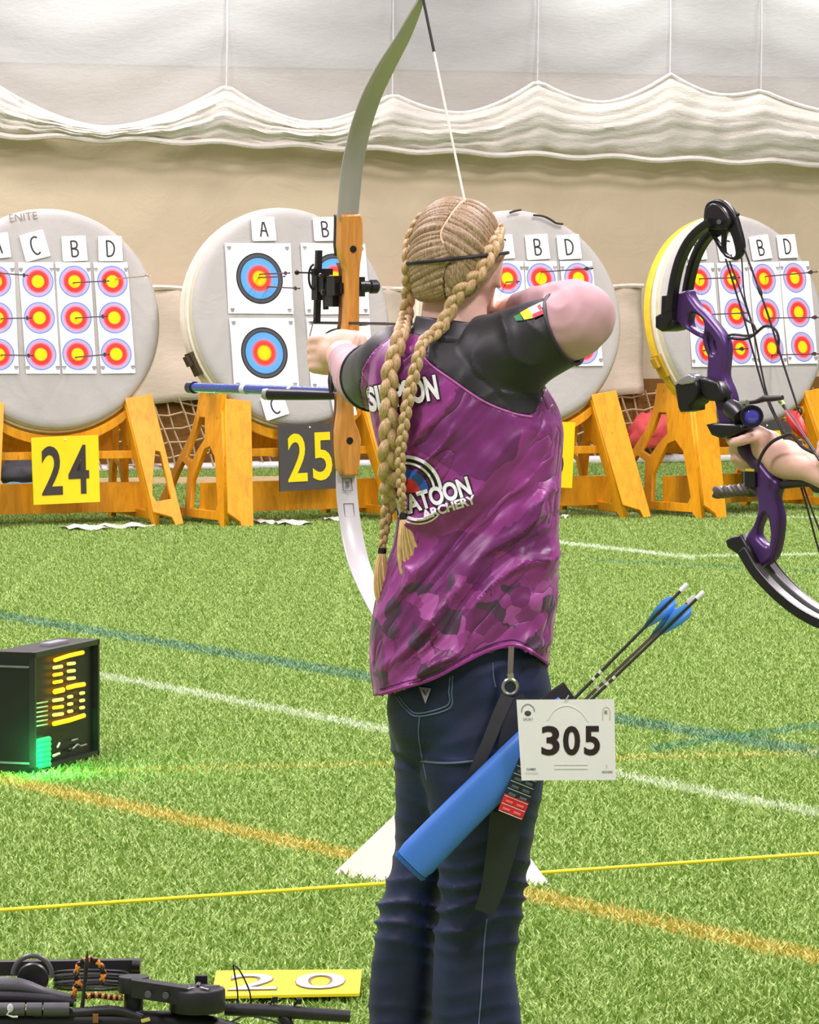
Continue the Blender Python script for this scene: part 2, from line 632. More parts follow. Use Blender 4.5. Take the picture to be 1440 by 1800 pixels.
# knotted cargo net in front of the brown lower wall
m = MB()
sA, sB = wall_s(-1400), wall_s(2900)
zN0, zN1 = 0.04, 0.54
kv = int((sB - sA) / 0.095)
for i in range(kv):
    s = sA + i * 0.095
    ph = rng.uniform(0, 6)
    m.tube([wall_pt(s + 0.16 * (1 - t) + 0.012 * math.sin(ph + 5 * t), zN0 + (zN1 - zN0) * t, 0.13 + 0.02 * math.sin(ph + 3 * t)) for t in (0, .25, .5, .75, 1)], 0.0065, 4, caps=False)
for j in range(6):
    z = zN0 + 0.09 * j
    m.tube([wall_pt(sA + (sB - sA) * i / 200, z + 0.018 * math.sin(i * .8 + j) + 0.012 * math.sin(i * 2.3 + j * 2), 0.135) for i in range(201)], 0.0065, 4, caps=False)
net = m.build('cargo_net', mat('net_twine', (206, 178, 138), 0.8))
tag(net, 'beige knotted cargo net along the brown foot of the back wall', 'net', kind='stuff')

# white pipe with couplings and the beige plank on the turf by the wall
def along(pxa, pya, pxb, pyb, z, n):
    A, B = G(pxa, pya, 0), G(pxb, pyb, 0)
    return [Vector((A.x + (B.x - A.x) * i / (n - 1), A.y + (B.y - A.y) * i / (n - 1), z)) for i in range(n)]
pipe = thing('white_pipe', 'long white pipe lying on the turf along the back wall', 'pipe', G(300, 838))
pp = along(-120, 838, 1282, 812, 0.034, 40)
m = MB(); m.tube(pp, 0.031, 14)
m.build('pipe_tube', mat('white_pvc', (236, 236, 234), 0.35, var=0.05), pipe)
for k in (6, 11, 15, 24, 36):
    m = MB(); m.tube([pp[k], pp[k] + (pp[k + 1] - pp[k]) * 0.35], 0.035, 14)
    m.build('coupling', mat('white_pvc2', (226, 228, 226), 0.35), pipe)
A, B = G(-90, 859), G(500, 853)
m = MB()
d = (B - A).normalized(); nn = Vector((-d.y, d.x, 0))
m.box((A + B) / 2 + Vector((0, 0, 0.03)), d * (B - A).length / 2, nn * 0.02, (0, 0, 0.03))
tag(m.build('beige_plank', mat('beige_wood', (226, 196, 152), 0.6, var=0.1, stretch=(1, 1, 8)), smooth=False), 'long beige plank on edge in front of the white pipe', 'plank')
# ================================================================== TARGETS
def ring_mat(name, radius, stops, pitch=None):
    N = Nodes(name)
    s = N.n('ShaderNodeSeparateXYZ'); N.l(N.obj(), s.inputs[0])
    y = s.outputs[1]
    if pitch:
        y = N.math('WRAP', y, pitch / 2, -pitch / 2)
    r = N.math('DIVIDE', N.math('SQRT', N.math('ADD', N.math('MULTIPLY', s.outputs[0], s.outputs[0]), N.math('MULTIPLY', y, y))), radius * 1.25)
    N.l(N.ramp(r, [(p / 1.25, lin(c)) for p, c in stops]), N.b.inputs['Base Color'])
    N.b.inputs['Roughness'].default_value = 0.7
    N.b.inputs['Specular IOR Level'].default_value = 0.25
    b = N.noise(N.pos(), 14, 3)
    N.bump(b.outputs[0], 0.15, 0.01)
    return N.m
PAPER = (244, 243, 242)
SPOT_R, SPOT_P = 0.0905, 0.2095
M_TRIPLE = ring_mat('triple_spot_print', SPOT_R, [(0.0, (255, 226, 20)), (0.37, (255, 218, 16)), (0.42, (244, 92, 44)), (0.48, (238, 58, 50)), (0.66, (240, 76, 72)), (0.80, (204, 170, 206)), (0.94, (170, 178, 224)), (0.95, (100, 138, 210)), (1.0, (100, 138, 210)), (1.01, PAPER)], SPOT_P)
M_SINGLE = ring_mat('single_spot_print', 0.148, [(0.0, (255, 230, 20)), (0.25, (255, 212, 16)), (0.32, (246, 96, 40)), (0.36, (238, 66, 56)), (0.48, (240, 92, 92)), (0.56, (110, 172, 232)), (0.80, (92, 168, 236)), (0.81, (34, 38, 44)), (0.87, (84, 86, 86)), (0.95, (84, 86, 86)), (0.96, (30, 32, 34)), (1.0, (30, 32, 34)), (1.01, PAPER)])
M_PAPER = mat('card_paper', PAPER, 0.75, var=0.02, vscale=8)
M_INK = mat('marker_ink', (42, 42, 44), 0.6)
M_PRINT = mat('pale_print', (150, 150, 152), 0.7)
M_FACE = cloth_mat('butt_cloth', (184, 182, 176), 0.8, 2.5, 0.12, 0.05)
M_RIMW = mat('rim_cream', (232, 226, 206), 0.55, var=0.06)
M_RIMY = mat('rim_yellow', (238, 206, 52), 0.5, var=0.1)
M_RIMS = mat('rim_side', (204, 198, 168), 0.6, var=0.06)
M_BUCK = mat('strap_dark', (70, 58, 36), 0.5)

# orange stained wood with long grain and knots
def wood_mat(name, rgb, dark, scale=(3, 3, 0.6), rough=0.45):
    N = Nodes(name)
    v = N.mapping(N.pos(), scale)
    a = N.noise(v, 9, 5, 0.6, 1.2)
    k = N.noise(N.mapping(N.pos(), (6, 6, 2)), 5, 2)
    c = N.ramp(a.outputs[0], [(0.3, lin(dark)), (0.55, lin(rgb)), (0.8, tuple(min(1, x * 1.12) for x in lin(rgb)))])
    kn = N.math('GREATER_THAN', k.outputs[0], 0.73)
    N.l(N.mix(N.math('MULTIPLY', kn, 0.55), c, lin((140, 84, 24))), N.b.inputs['Base Color'])
    N.b.inputs['Roughness'].default_value = rough
    N.bump(a.outputs[0], 0.08, 0.004)
    return N.m
M_WOOD = wood_mat('orange_plywood', (236, 166, 20), (216, 144, 12))
M_SIGNY = mat('sign_yellow', (252, 226, 20), 0.5, var=0.03)
M_SIGND = mat('sign_charcoal', (74, 72, 70), 0.6, var=0.06)

class Butt:
    pass
def make_butt(num, cpx, cpy, dia_px, yaw, rim, D=1.265, thick=0.17):
    b = Butt()
    b.num = num
    Y = F * D * math.cos(R(10)) / dia_px
    b.c = W(cpx, cpy, Y)
    ex = Vector((math.cos(R(yaw)), math.sin(R(yaw)), 0)); ey = Vector((-math.sin(R(yaw)), math.cos(R(yaw)), 0))
    b.ex, b.ey = ex, ey
    b.u = ex
    b.v = Vector((0, 0, math.cos(R(10)))) + ey * math.sin(R(10))
    b.n = b.u.cross(b.v).normalized()
    Rr = D / 2
    t = thing('target_butt', BUTT_LABEL[num], 'target', b.c - b.v * Rr, 'round target butts on stands')
    m = MB()
    prof = [(0.001, 0.006)] + [(Rr * q, 0.006 * (1 - q * q)) for q in (.25, .5, .75, .9)] + [(Rr - 0.035, -0.001), (Rr - 0.012, -0.010), (Rr - 0.003, -0.024), (Rr - 0.004, -0.06), (0.001, -0.07)]
    m.lathe(prof, b.c, b.n, 72)
    m.build('butt_body', M_FACE, t, angle=60)
    m = MB(); m.lathe([(Rr - 0.004, -0.022), (Rr, -0.026), (Rr, -thick + 0.012), (Rr - 0.01, -thick), (0.001, -thick)], b.c, b.n, 72, False); m.build('butt_side', M_RIMS, t, angle=60)
    for h0, h1, mm in ((-0.055, -0.085, M_RIMW), (-0.105, -thick + 0.012, rim)):
        m = MB()
        m.lathe([(Rr + 0.001, h0), (Rr + 0.012, h0 - 0.004), (Rr + 0.014, (h0 + h1) / 2), (Rr + 0.012, h1 + 0.004), (Rr + 0.001, h1)], b.c, b.n, 72, False)
        m.build('rim_band', mm, t)
    # strap buckle low on the left side
    a = R(203)
    p = b.c + b.u * math.cos(a) * (Rr + 0.02) + b.v * math.sin(a) * (Rr + 0.02) - b.n * 0.1
    ra = (b.u * math.cos(a) + b.v * math.sin(a)); ta = b.n.cross(ra)
    m = MB(); m.box(p, ra * 0.016, ta * 0.07, b.n * 0.035); m.box(p + ra * .02 - ta * .03, ra * 0.02, ta * 0.03, b.n * 0.022)
    bo = m.build('strap_buckle', mat('buckle_gold', (196, 160, 50), 0.35) if rim is M_RIMY else M_BUCK, t)
    b.t = t
    return b

def on_face(b, px, py, lift=0.0):
    o = Vector((0, 0, H)); d = W(px, py, 10.0) - o
    k = (b.c + b.n * lift - o).dot(b.n) / d.dot(b.n)
    return o + d * k

BUTT_LABEL = {
    24: 'round grey target butt at the left edge, on the stand numbered 24',
    25: 'round grey target butt with large single faces, on the stand numbered 25',
    26: 'round grey target butt half hidden behind the archer\'s head and elbow',
    27: 'round grey target butt with a yellow rim band behind the purple compound bow',
}
BT = {
    24: make_butt(24, 94, 560, 386, 20, M_RIMW),
    25: make_butt(25, 515, 556, 381, 28, M_RIMW),
    26: make_butt(26, 920, 558, 376, 22, M_RIMW),
    27: make_butt(27, 1310, 561, 369, 36, M_RIMY),
}
# faded lettering on the top of butt 24, dark cord over the top of butt 26
b = BT[24]
p = on_face(b, 41, 381, 0.004)
tm = fit_text(text_mesh('ENITE', 0.05, 0.001, 0.0, 1.0), 0.165, 0.042)
tm.transform(frame(p, (b.u * math.cos(R(7)) + b.v * math.sin(R(7))), (b.v * math.cos(R(7)) - b.u * math.sin(R(7))), b.n))
mesh_obj('faded_lettering', tm, mat('faded_ink', (146, 138, 128), 0.8), b.t)
b = BT[26]
for pts in ([(938, 378), (955, 380), (968, 386), (978, 392), (990, 394)], [(896, 374), (905, 371), (916, 369)]):
    m = MB(); m.tube(smoothpath([on_face(b, *q, 0.012) for q in pts], 14), 0.007, 6)
    m.build('edge_cord', mat('dark_cord', (52, 44, 36), 0.7), b.t)

# ---- stands
def make_stand(b, label, holed_right=False):
    """plywood trestle: two splayed front boards, side panels with cut-outs, cradle, rail and beam"""
    g = Vector((b.c.x, b.c.y, 0))
    ex, ey, ez = b.ex, b.ey, Vector((0, 0, 1))
    def L(x, y, z): return g + ex * x + ey * y + ez * z
    t = thing('target_stand', label, 'stand', g + ey * -0.3, 'orange wooden target stands')
    base_y = 0.0
    top = 0.73
    for side in (-1, 1):
        # front board
        xt0, xt1, xb0, xb1 = (-0.47, -0.31, -0.565, -0.405) if side < 0 else (0.40, 0.56, 0.52, 0.67)
        yt, yb = -0.07, -0.30
        ux = Vector((xb0 - xt0, yb - yt, -top)); ln = ux.length
        O = L(xt0, yt, top)
        dn = (ex * ux.x + ey * ux.y + ez * ux.z) / ln
        wx = (ex - dn * ex.dot(dn)).normalized()
        nz = wx.cross(dn)
        wd_ = xt1 - xt0
        out = [(0, 0), (wd_, 0), (wd_, ln), (wd_ - 0.065, ln), (wd_ - 0.085, ln - 0.055), (0, ln - 0.10)]
        if side > 0:
            out = [(0, 0), (wd_, 0), (wd_, ln), (wd_ - 0.05, ln), (wd_ - 0.06, ln - 0.05), (0, ln - 0.10)]
        loops = [out]
        if holed_right and side > 0:
            loops.append([(0.10, 0.33), (0.125, 0.34), (0.128, 0.62), (0.035, 0.62), (0.02, 0.58), (0.04, 0.50)])
        me = plate(loops, 0.034, 0.003)
        me.transform(frame(O, wx, dn, nz))
        mesh_obj('front_board', me, M_WOOD, t)
        # side panel with cut-outs (y back, z up), splayed with the board
        k = (xb0 - xt0) / top
        xo = xt0 if side < 0 else xt0 + 0.01
        def S(y, z): return L(xo + (top - z) * k, y, z)
        outer = [(-0.07, 0.70), (0.16, 0.79), (0.24, 0.79), (0.25, 0.66), (0.30, 0.52), (0.44, 0.36), (0.62, 0.12), (0.66, 0.0), (0.60, 0.0), (0.57, 0.05), (-0.20, 0.05), (-0.26, 0.0), (-0.30, 0.0)]
        h1 = [(0.13, 0.62), (0.20, 0.62), (0.235, 0.53), (0.33, 0.39), (0.245, 0.36), (0.17, 0.44), (0.10, 0.50)]
        h2 = [(0.02, 0.46), (0.09, 0.44), (0.20, 0.26), (0.185, 0.10), (-0.15, 0.10), (-0.17, 0.14), (-0.06, 0.40)]
        h3 = [(0.28, 0.33), (0.36, 0.36), (0.42, 0.29), (0.53, 0.12), (0.49, 0.10), (0.255, 0.10)]
        me = plate([outer, h1, h2, h3], 0.03, 0.003)
        zu = (S(0, 1) - S(0, 0))
        me.transform(frame(S(0, 0), ey, zu, ex))
        mesh_obj('side_panel', me, M_WOOD, t)
        if side < 0:
            m = MB(); m.box(L(xt0 - 0.01, yt + 0.02, top - 0.09), ex * 0.02, ey * 0.03, ez * 0.12)
            m.build('corner_block', M_WOOD, t, smooth=False)
    # cradle with the butt's curve, with window corners, plus rail as one board
    Rr = 0.6325
    cz = b.c.z
    arc = []
    for i in range(25):
        a = R(-90 - 44 + 88 * i / 24)
        arc.append((math.cos(a) * (Rr + 0.03), cz + math.sin(a) * (Rr + 0.03) * 1.0))
    arc2 = [(x * 1.0, z - 0.055) for x, z in arc]
    zr = arc2[12][1] - 0.035
    outl = [(-0.47, top - 0.01)] + arc + [(0.47, top - 0.01), (0.50, zr - 0.045), (-0.50, zr - 0.045)]
    mid = 12
    win_l = [(-0.445, top - 0.07)] + [p for p in arc2 if -0.42 < p[0] < -0.09] + [(-0.10, zr), (-0.465, zr)]
    win_r = [(0.445, top - 0.07)] + [p for p in reversed(arc2) if 0.09 < p[0] < 0.42] + [(0.10, zr), (0.465, zr)]
    me = plate([outl, win_l, win_r], 0.03, 0.003)
    me.transform(frame(L(0, -0.045, 0), ex, ez, -ey))
    mesh_obj('cradle_board', me, M_WOOD, t)
    me = plate([[(-0.40, cz - 0.55)] + [(x, z + 0.0) for x, z in arc if -0.40 < x < 0.40] + [(0.40, cz - 0.55), (0.42, zr - 0.04), (-0.42, zr - 0.04)]], 0.03, 0.003)
    me.transform(frame(L(0, 0.22, 0), ex, ez, -ey))
    mesh_obj('back_cradle_board', me, M_WOOD, t)
    # low beam and crossed braces behind
    m = MB(); m.box(L(0.02, 0.08, 0.165), ex * 0.56, ey * 0.03, ez * 0.085)
    m.build('low_beam', M_WOOD, t, smooth=False)
    for xa, xb in ((0.36, 0.16), (0.22, 0.40)):
        m = MB()
        A, B = L(xa, 0.34, 0.48), L(xb, 0.34, 0.06)
        d = (B - A); m.box((A + B) / 2, d / 2, ex * 0.03, ey * 0.012)
        m.build('brace', M_WOOD, t, smooth=False)
    return t
for k, b in BT.items():
    make_stand(b, {24: 'orange wooden target stand at the left edge carrying the yellow sign 24', 25: 'orange wooden target stand carrying the charcoal sign 25',
                   26: 'orange wooden target stand partly hidden behind the archer\'s back', 27: 'orange wooden target stand behind the purple compound bow'}[k], k == 24)

# ---- number signs hung on the stands
def make_sign(b, cpx, cpy, wpx, hpx, num, bg, fg, label, roll=0.0, depth=-0.12):
    g = Vector((b.c.x, b.c.y, 0)) + b.ey * depth
    o = Vector((0, 0, H)); d = W(cpx, cpy, 10) - o
    n = -b.ey
    p = o + d * ((g - o).dot(n) / d.dot(n))
    s = F / p.y
    w, h = wpx / s / b.ex.x, hpx / s
    Rm = Matrix.Rotation(roll, 3, 'Z')
    M = frame(p, b.ex, Vector((0, 0, 1)), n) @ Rm.to_4x4()
    t = thing('number_sign', label, 'sign', p - Vector((0, 0, h / 2)), 'lane number signs')
    me = plate([[(-w / 2, -h / 2), (w / 2, -h / 2), (w / 2, h / 2), (-w / 2, h / 2)]], 0.012, 0.001)
    me.transform(M)
    mesh_obj('board', me, bg, t)
    for i, ch in enumerate(num):
        tm = fit_text(text_mesh(ch, 0.3, 0.003, 0.005, 0.7), w * 0.31, h * 0.73)
        tm.transform(M @ Matrix.Translation(((-0.21 if i == 0 else 0.19) * w, 0.0, 0.0075)))
        mesh_obj('digit', tm, fg, t)
    m = MB(); q = M @ Vector((0, h / 2 - 0.02, 0.006)); m.ball(q, 0.006, 8, 6)
    m.build('screw', mat('screw_white', (230, 228, 220), 0.4), t)
M_DIGD = mat('digit_charcoal', (58, 52, 46), 0.6)
make_sign(BT[24], 115.5, 826, 114, 118, '24', M_SIGNY, M_DIGD, 'square yellow sign with dark number 24', R(1.5))
make_sign(BT[25], 545, 803, 108, 116, '25', M_SIGND, M_SIGNY, 'square charcoal sign with yellow number 25', R(1.5))
make_sign(BT[26], 952, 798, 114, 116, '26', M_SIGNY, M_DIGD, 'yellow sign mostly hidden behind the archer\'s right side', R(-3))
make_sign(BT[27], 1348, 800, 92, 116, '27', M_SIGND, M_SIGNY, 'charcoal sign hidden behind the hand on the compound bow', R(1))

# ---- printed faces: one sheet per archer
def make_sheet(b, tl, tr, br, bl, material, label, group, name, pitch=False):
    P = [on_face(b, *q, 0.010) for q in (bl, br, tr, tl)]
    c = sum(P, Vector()) / 4
    x = ((P[1] - P[0]) + (P[2] - P[3])).normalized()
    y = b.n.cross(x)
    loc = [Vector(((p - c).dot(x), (p - c).dot(y))) for p in P]
    m = MB()
    N_ = 10
    th = 0.0012
    top, bot = [], []
    for j in range(N_ + 1):
        tr_, br_ = [], []
        for i in range(7):
            s, t = i / 6, j / N_
            q = (loc[0] * (1 - s) + loc[1] * s) * (1 - t) + (loc[3] * (1 - s) + loc[2] * s) * t
            z = 0.002 * math.sin(3 * s + 5 * t + c.x * 9) * (4 * (s - .5) ** 2)
            tr_.append(Vector((q.x, q.y, z + th))); br_.append(Vector((q.x, q.y, z - th)))
        top.append(tr_); bot.append(br_)
    m.rings(top, False, False); m.rings(bot, False, False)
    m.rings([top[0], bot[0]], False, False); m.rings([top[-1], bot[-1]], False, False)
    m.rings([[r[0] for r in top], [r[0] for r in bot]], False, False); m.rings([[r[-1] for r in top], [r[-1] for r in bot]], False, False)
    me = m.mesh(name)
    root = bpy.data.objects.new(name, None)
    COL.objects.link(root)
    root.matrix_world = frame(c, x, y, b.n)
    tag(root, label, 'paper target', group)
    so = mesh_obj('printed_sheet', me, material, root, keep=False)
    # small corner prints
    for (i, j) in ((0, 0), (1, 0), (0, 1), (1, 1)):
        q = loc[[0, 1, 3, 2][i + 2 * j]] * 0.88
        m = MB(); m.abox((q.x - 0.012, q.y - 0.006, th + 0.001), (q.x + 0.012, q.y + 0.006, th + 0.0022)); m.abox((q.x - 0.008, q.y - 0.014, th + 0.001), (q.x + 0.008, q.y - 0.009, th + 0.0022))
        m.v = [tuple(Vector(v)) for v in m.v]
        me2 = m.mesh('corner_print', False)
        mesh_obj('corner_print', me2, M_PRINT, root, keep=False)
    return root

TG = 'three-spot paper faces on the butts'
for b, name, cols in (
    (BT[24], 'left butt 24', [('A', (-46, 461), (25, 461), (33, 657), (-32, 657)), ('C', (32, 461), (93, 461), (106, 657), (46, 657)), ('B', (97, 461), (158, 461), (170, 657), (110, 657)), ('D', (164, 461), (224, 461), (238, 656), (178, 657))]),
    (BT[26], 'butt behind the archer', [('A', (800, 460), (858, 460), (868, 645), (810, 645)), ('C', (862, 459), (920, 459), (930, 645), (872, 645)), ('B', (922, 459), (978, 459), (989, 645), (933, 645)), ('D', (984, 459), (1041, 459), (1061, 643), (1000, 644))]),
    (BT[27], 'butt behind the compound bow', [('A', (1207, 463), (1255, 462), (1268, 645), (1217, 645)), ('C', (1260, 462), (1314, 461), (1328, 642), (1274, 643)), ('B', (1316, 460), (1369, 460), (1384, 642), (1331, 643)), ('D', (1370, 459), (1422, 459), (1438, 639), (1386, 640))]),
):
    for ch, tl, tr, br, bl in cols:
        make_sheet(b, tl, tr, br, bl, M_TRIPLE, 'vertical three-spot paper face under card %s on %s' % (ch, name), TG, 'paper_target')
SG = 'single-spot paper faces'
for tl, tr, br, bl, w in (((395, 427), (511, 428), (516, 552), (402, 551), 'upper left'), ((403, 559), (517, 559), (526, 682), (412, 682), 'lower left'),
                          ((528, 427), (642, 429), (650, 552), (537, 553), 'upper right'), ((538, 559), (650, 560), (658, 684), (547, 684), 'lower right')):
    make_sheet(BT[25], tl, tr, br, bl, M_SINGLE, '%s single-spot paper face with grey and blue rings on butt 25' % w, SG, 'paper_target')

# ---- hand-lettered cards
STROKES = {
    'A': [[(-.5, -.9), (-.1, .8), (.05, .8), (.5, -.9)], [(-.32, -.2), (.35, -.25)]],
    'B': [[(-.45, .85), (-.38, -.9)], [(-.45, .85), (.15, .8), (.35, .5), (.2, .1), (-.4, .0), (.25, -.1), (.45, -.5), (.2, -.85), (-.38, -.9)]],
    'C': [[(.55, .75), (.2, .9), (-.25, .7), (-.45, .2), (-.4, -.4), (-.1, -.85), (.25, -.9), (.5, -.75)]],
    'D': [[(-.5, .85), (-.45, -.9)], [(-.6, .85), (.0, .8), (.45, .4), (.5, -.2), (.2, -.75), (-.45, -.9)]],
}
def make_card(b, cpx, cpy, wpx, hpx, ch, roll, label, ls=0.6, off=(0, 0)):
    p = on_face(b, cpx, cpy, 0.012)
    s = F / p.y
    w, h = wpx / s / b.ex.x, hpx / s
    root = bpy.data.objects.new('letter_card', None)
    COL.objects.link(root)
    root.matrix_world = frame(p, b.u, b.v, b.n) @ Matrix.Rotation(roll, 4, 'Z')
    tag(root, label, 'card', 'hand-lettered cards pinned on the butts')
    c = 0.008
    me = plate([[(-w / 2 + c, -h / 2), (w / 2 - c * .4, -h / 2 + .003), (w / 2, -h / 2 + c), (w / 2 - .004, h / 2 - c * .4), (w / 2 - c, h / 2), (-w / 2 + .003, h / 2 - .004), (-w / 2, -h / 2 + c)]], 0.003, 0.0005)
    mesh_obj('card', me, M_PAPER, root, keep=False)
    if ch:
        m = MB()
        for st in STROKES[ch]:
            pts = smoothpath([(q[0] * w * .5 * ls + off[0], q[1] * h * .5 * ls * 1.15 + off[1], 0.0025) for q in st], 4 * len(st)) if ch in 'BCD' and len(st) > 2 else [(q[0] * w * .5 * ls + off[0], q[1] * h * .5 * ls * 1.15 + off[1], 0.0025) for q in st]
            m.tube(pts, 0.0048, 6, 0.25, up=(0, 0, 1))
        mesh_obj('letter', m.mesh('letter'), M_INK, root, keep=False)
    m = MB(); m.ball((0.006, h / 2 - 0.008, 0.003), 0.004, 6, 4)
    mesh_obj('pin', m.mesh('pin'), mat('pin_white', (222, 220, 216), 0.4), root, keep=False)
for n, c in ((24, [(-4, 432, 42, 46, 'A', 4), (61, 432, 44, 50, 'C', 13), (131, 437, 43, 46, 'B', 1), (194, 437, 42, 46, 'D', -1)]),
             (25, [(463.5, 402.5, 42, 44, 'A', 0), (571, 402.5, 40, 44, 'B', 0), (483, 714, 42, 42, 'C', 14), (604, 712, 40, 44, 'D', 8)]),
             (26, [(884, 434, 40, 44, 'C', 2), (945, 434, 42, 46, 'B', 2), (1000.5, 434, 42, 45, 'D', 2)]),
             (27, [(1224, 436, 36, 44, 'A', 3), (1279, 437, 37, 44, 'C', 4), (1337, 435, 38, 44, 'B', 5), (1384, 433, 36, 43, 'D', 1)])):
    for cpx, cpy, w, h, ch, ro in c:
        where = {24: 'white card lettered %s pinned on the left butt 24', 25: 'white card lettered %s pinned on butt 25', 26: 'white card lettered %s pinned on the butt behind the archer', 27: 'white card lettered %s pinned on the butt behind the compound bow'}[n] % ch
        make_card(BT[n], cpx, cpy, w, h, ch, R(ro), where)

# ---- arrows standing in the faces
M_SHAFT = mat('carbon_shaft', (48, 44, 48), 0.4)
M_SHAFTR = mat('carbon_shaft_red', (84, 48, 56), 0.4)
M_ALU = mat('gold_shaft', (176, 160, 110), 0.35, 0.5)
M_VANE_D = mat('vane_dark', (46, 30, 40), 0.5)
M_VANE_W = mat('vane_white', (230, 222, 224), 0.5)
def arrow_mesh_set(L_):
    sh = MB(); sh.tube([(0, 0, -0.03), (0, 0, L_)], 0.0042, 6)
    vn = []
    for k in range(3):
        m = MB(); a = 2 * math.pi * k / 3 + 0.4
        d = Vector((math.cos(a), math.sin(a), 0)); q = Vector((-d.y, d.x, 0)) * 0.0008
        prof = [(0.003, L_ - 0.10), (0.014, L_ - 0.05), (0.012, L_ - 0.035), (0.003, L_ - 0.03)]
        vs = [d * r + q * s + Vector((0, 0, z)) for s in (-1, 1) for r, z in prof]
        m.add(vs, [(0, 1, 2, 3), (7, 6, 5, 4), (0, 4, 5, 1), (1, 5, 6, 2), (2, 6, 7, 3)])
        vn.append(m.mesh('vane', False))
    nk = MB(); nk.tube([(0, 0, L_), (0, 0, L_ + 0.012)], 0.0045, 6)
    return sh.mesh('shaft'), vn, nk.mesh('nock')
AR = {}
def stuck_arrow(b, hit, end, label, shaft=M_SHAFT, vane=M_VANE_D):
    p = on_face(b, *hit, 0.012)
    # arrow end: the point on the sight line of `end` nearest to 0.68 m out of the face
    o = Vector((0, 0, H)); d = (W(*end, 10) - o)
    g = b.n * 0.62
    q = p + g
    e = o + d * (q.y / d.y)
    ax = (e - p)
    L_ = round(ax.length, 2)
    key = (L_, shaft.name, vane.name)
    if key not in AR:
        s, v, n = arrow_mesh_set(L_)
        s.materials.append(shaft); n.materials.append(vane)
        for x in v: x.materials.append(vane)
        AR[key] = (s, v, n)
    s, v, n = AR[key]
    root = thing('arrow', label, 'arrow', p, 'arrows stuck in the butts', Vector((0, 0, 1)).rotation_difference(ax))
    for nm, me in [('shaft', s), ('nock', n)] + [('vane', x) for x in v]:
        link(bpy.data.objects.new(nm, me), root, keep=False)
b = BT[24]
for h_, e_, lab in (((-2, 480), (48, 484), 'dark arrow in the top spot at the left picture edge'), ((2, 560), (54, 559), 'dark arrow in the middle spot at the left picture edge'), ((2, 624), (56, 625), 'dark arrow in the bottom spot at the left picture edge'),
                    ((129, 497), (190, 494), 'dark arrow in the top gold under card B of butt 24'), ((133, 559), (187, 556), 'dark arrow in the middle gold under card B of butt 24'), ((133, 628), (190, 623), 'dark arrow in the bottom gold under card B of butt 24')):
    stuck_arrow(b, h_, e_, lab)
stuck_arrow(b, (204, 490), (263, 485), 'gold shafted arrow in the top spot under card D of butt 24', M_ALU, M_VANE_W)
b = BT[25]
for h_, e_, lab in (((457, 482), (508, 480), 'upper of two close arrows in the top left gold of butt 25'), ((455, 488), (500, 486), 'lower of two close arrows in the top left gold of butt 25'), ((471, 504), (526, 507), 'arrow in the blue ring at top left of butt 25')):
    stuck_arrow(b, h_, e_, lab, M_SHAFTR, M_VANE_D)
b = BT[26]
for h_, e_, lab in (((952, 478), (1040, 472), 'dark arrow under card B just right of the archer\'s head'), ((890, 496), (912, 495), 'short looking dark arrow beside the archer\'s ear')):
    stuck_arrow(b, h_, e_, lab)
b = BT[27]
for h_, e_, lab in (((1230, 490), (1299, 488), 'arrow in the top spot under card A behind the compound bow'), ((1245, 553), (1314, 550), 'arrow in the middle spot under card A behind the compound bow'), ((1237, 616), (1313, 613), 'arrow in the bottom spot under card A behind the compound bow'),
                    ((1346, 486), (1434, 478), 'arrow in the top gold under card B of the rightmost butt'), ((1351, 559), (1442, 558), 'arrow in the middle spot under card B of the rightmost butt'), ((1357, 624), (1441, 622), 'arrow in the bottom spot under card B of the rightmost butt')):
    stuck_arrow(b, h_, e_, lab, M_SHAFTR, M_VANE_D)

# ---- loose papers in front of stands, gear behind them
def paper(px, py, wx, wy, rot, label, rgb=(246, 242, 232)):
    c = G(px, py)
    m = MB(); rows = []
    for j in range(5):
        rows.append([c + Matrix.Rotation(rot, 3, 'Z') @ Vector(((i / 5 - .5) * wx, (j / 4 - .5) * wy, 0)) + Vector((0, 0, 0.028 + 0.012 * math.sin(i * 1.7 + j))) for i in range(6)])
    m.rings(rows, False, False)
    o = m.build('loose_paper', mat('loose_paper', rgb, 0.7, var=0.03))
    s = o.modifiers.new('s', 'SOLIDIFY'); s.thickness = 0.003
    tag(o, label, 'paper', 'loose papers on the turf')
paper(148, 936, 0.24, 0.30, 0.3, 'white paper sheet on the turf under sign 24')
paper(222, 932, 0.25, 0.30, -0.3, 'white paper sheet on the turf nearer the right foot of stand 24')
paper(462, 926, 0.12, 0.25, 0.4, 'crumpled white paper scrap beside the foot of stand 25')
paper(512, 927, 0.20, 0.28, 0.2, 'long white paper scrap on the turf under stand 25')
paper(590, 921, 0.14, 0.12, 0.1, 'small white paper scrap behind the lower bow limb')
paper(993, 917, 0.04, 0.05, 0.1, 'tiny white scrap on the turf beside the purple shirt')

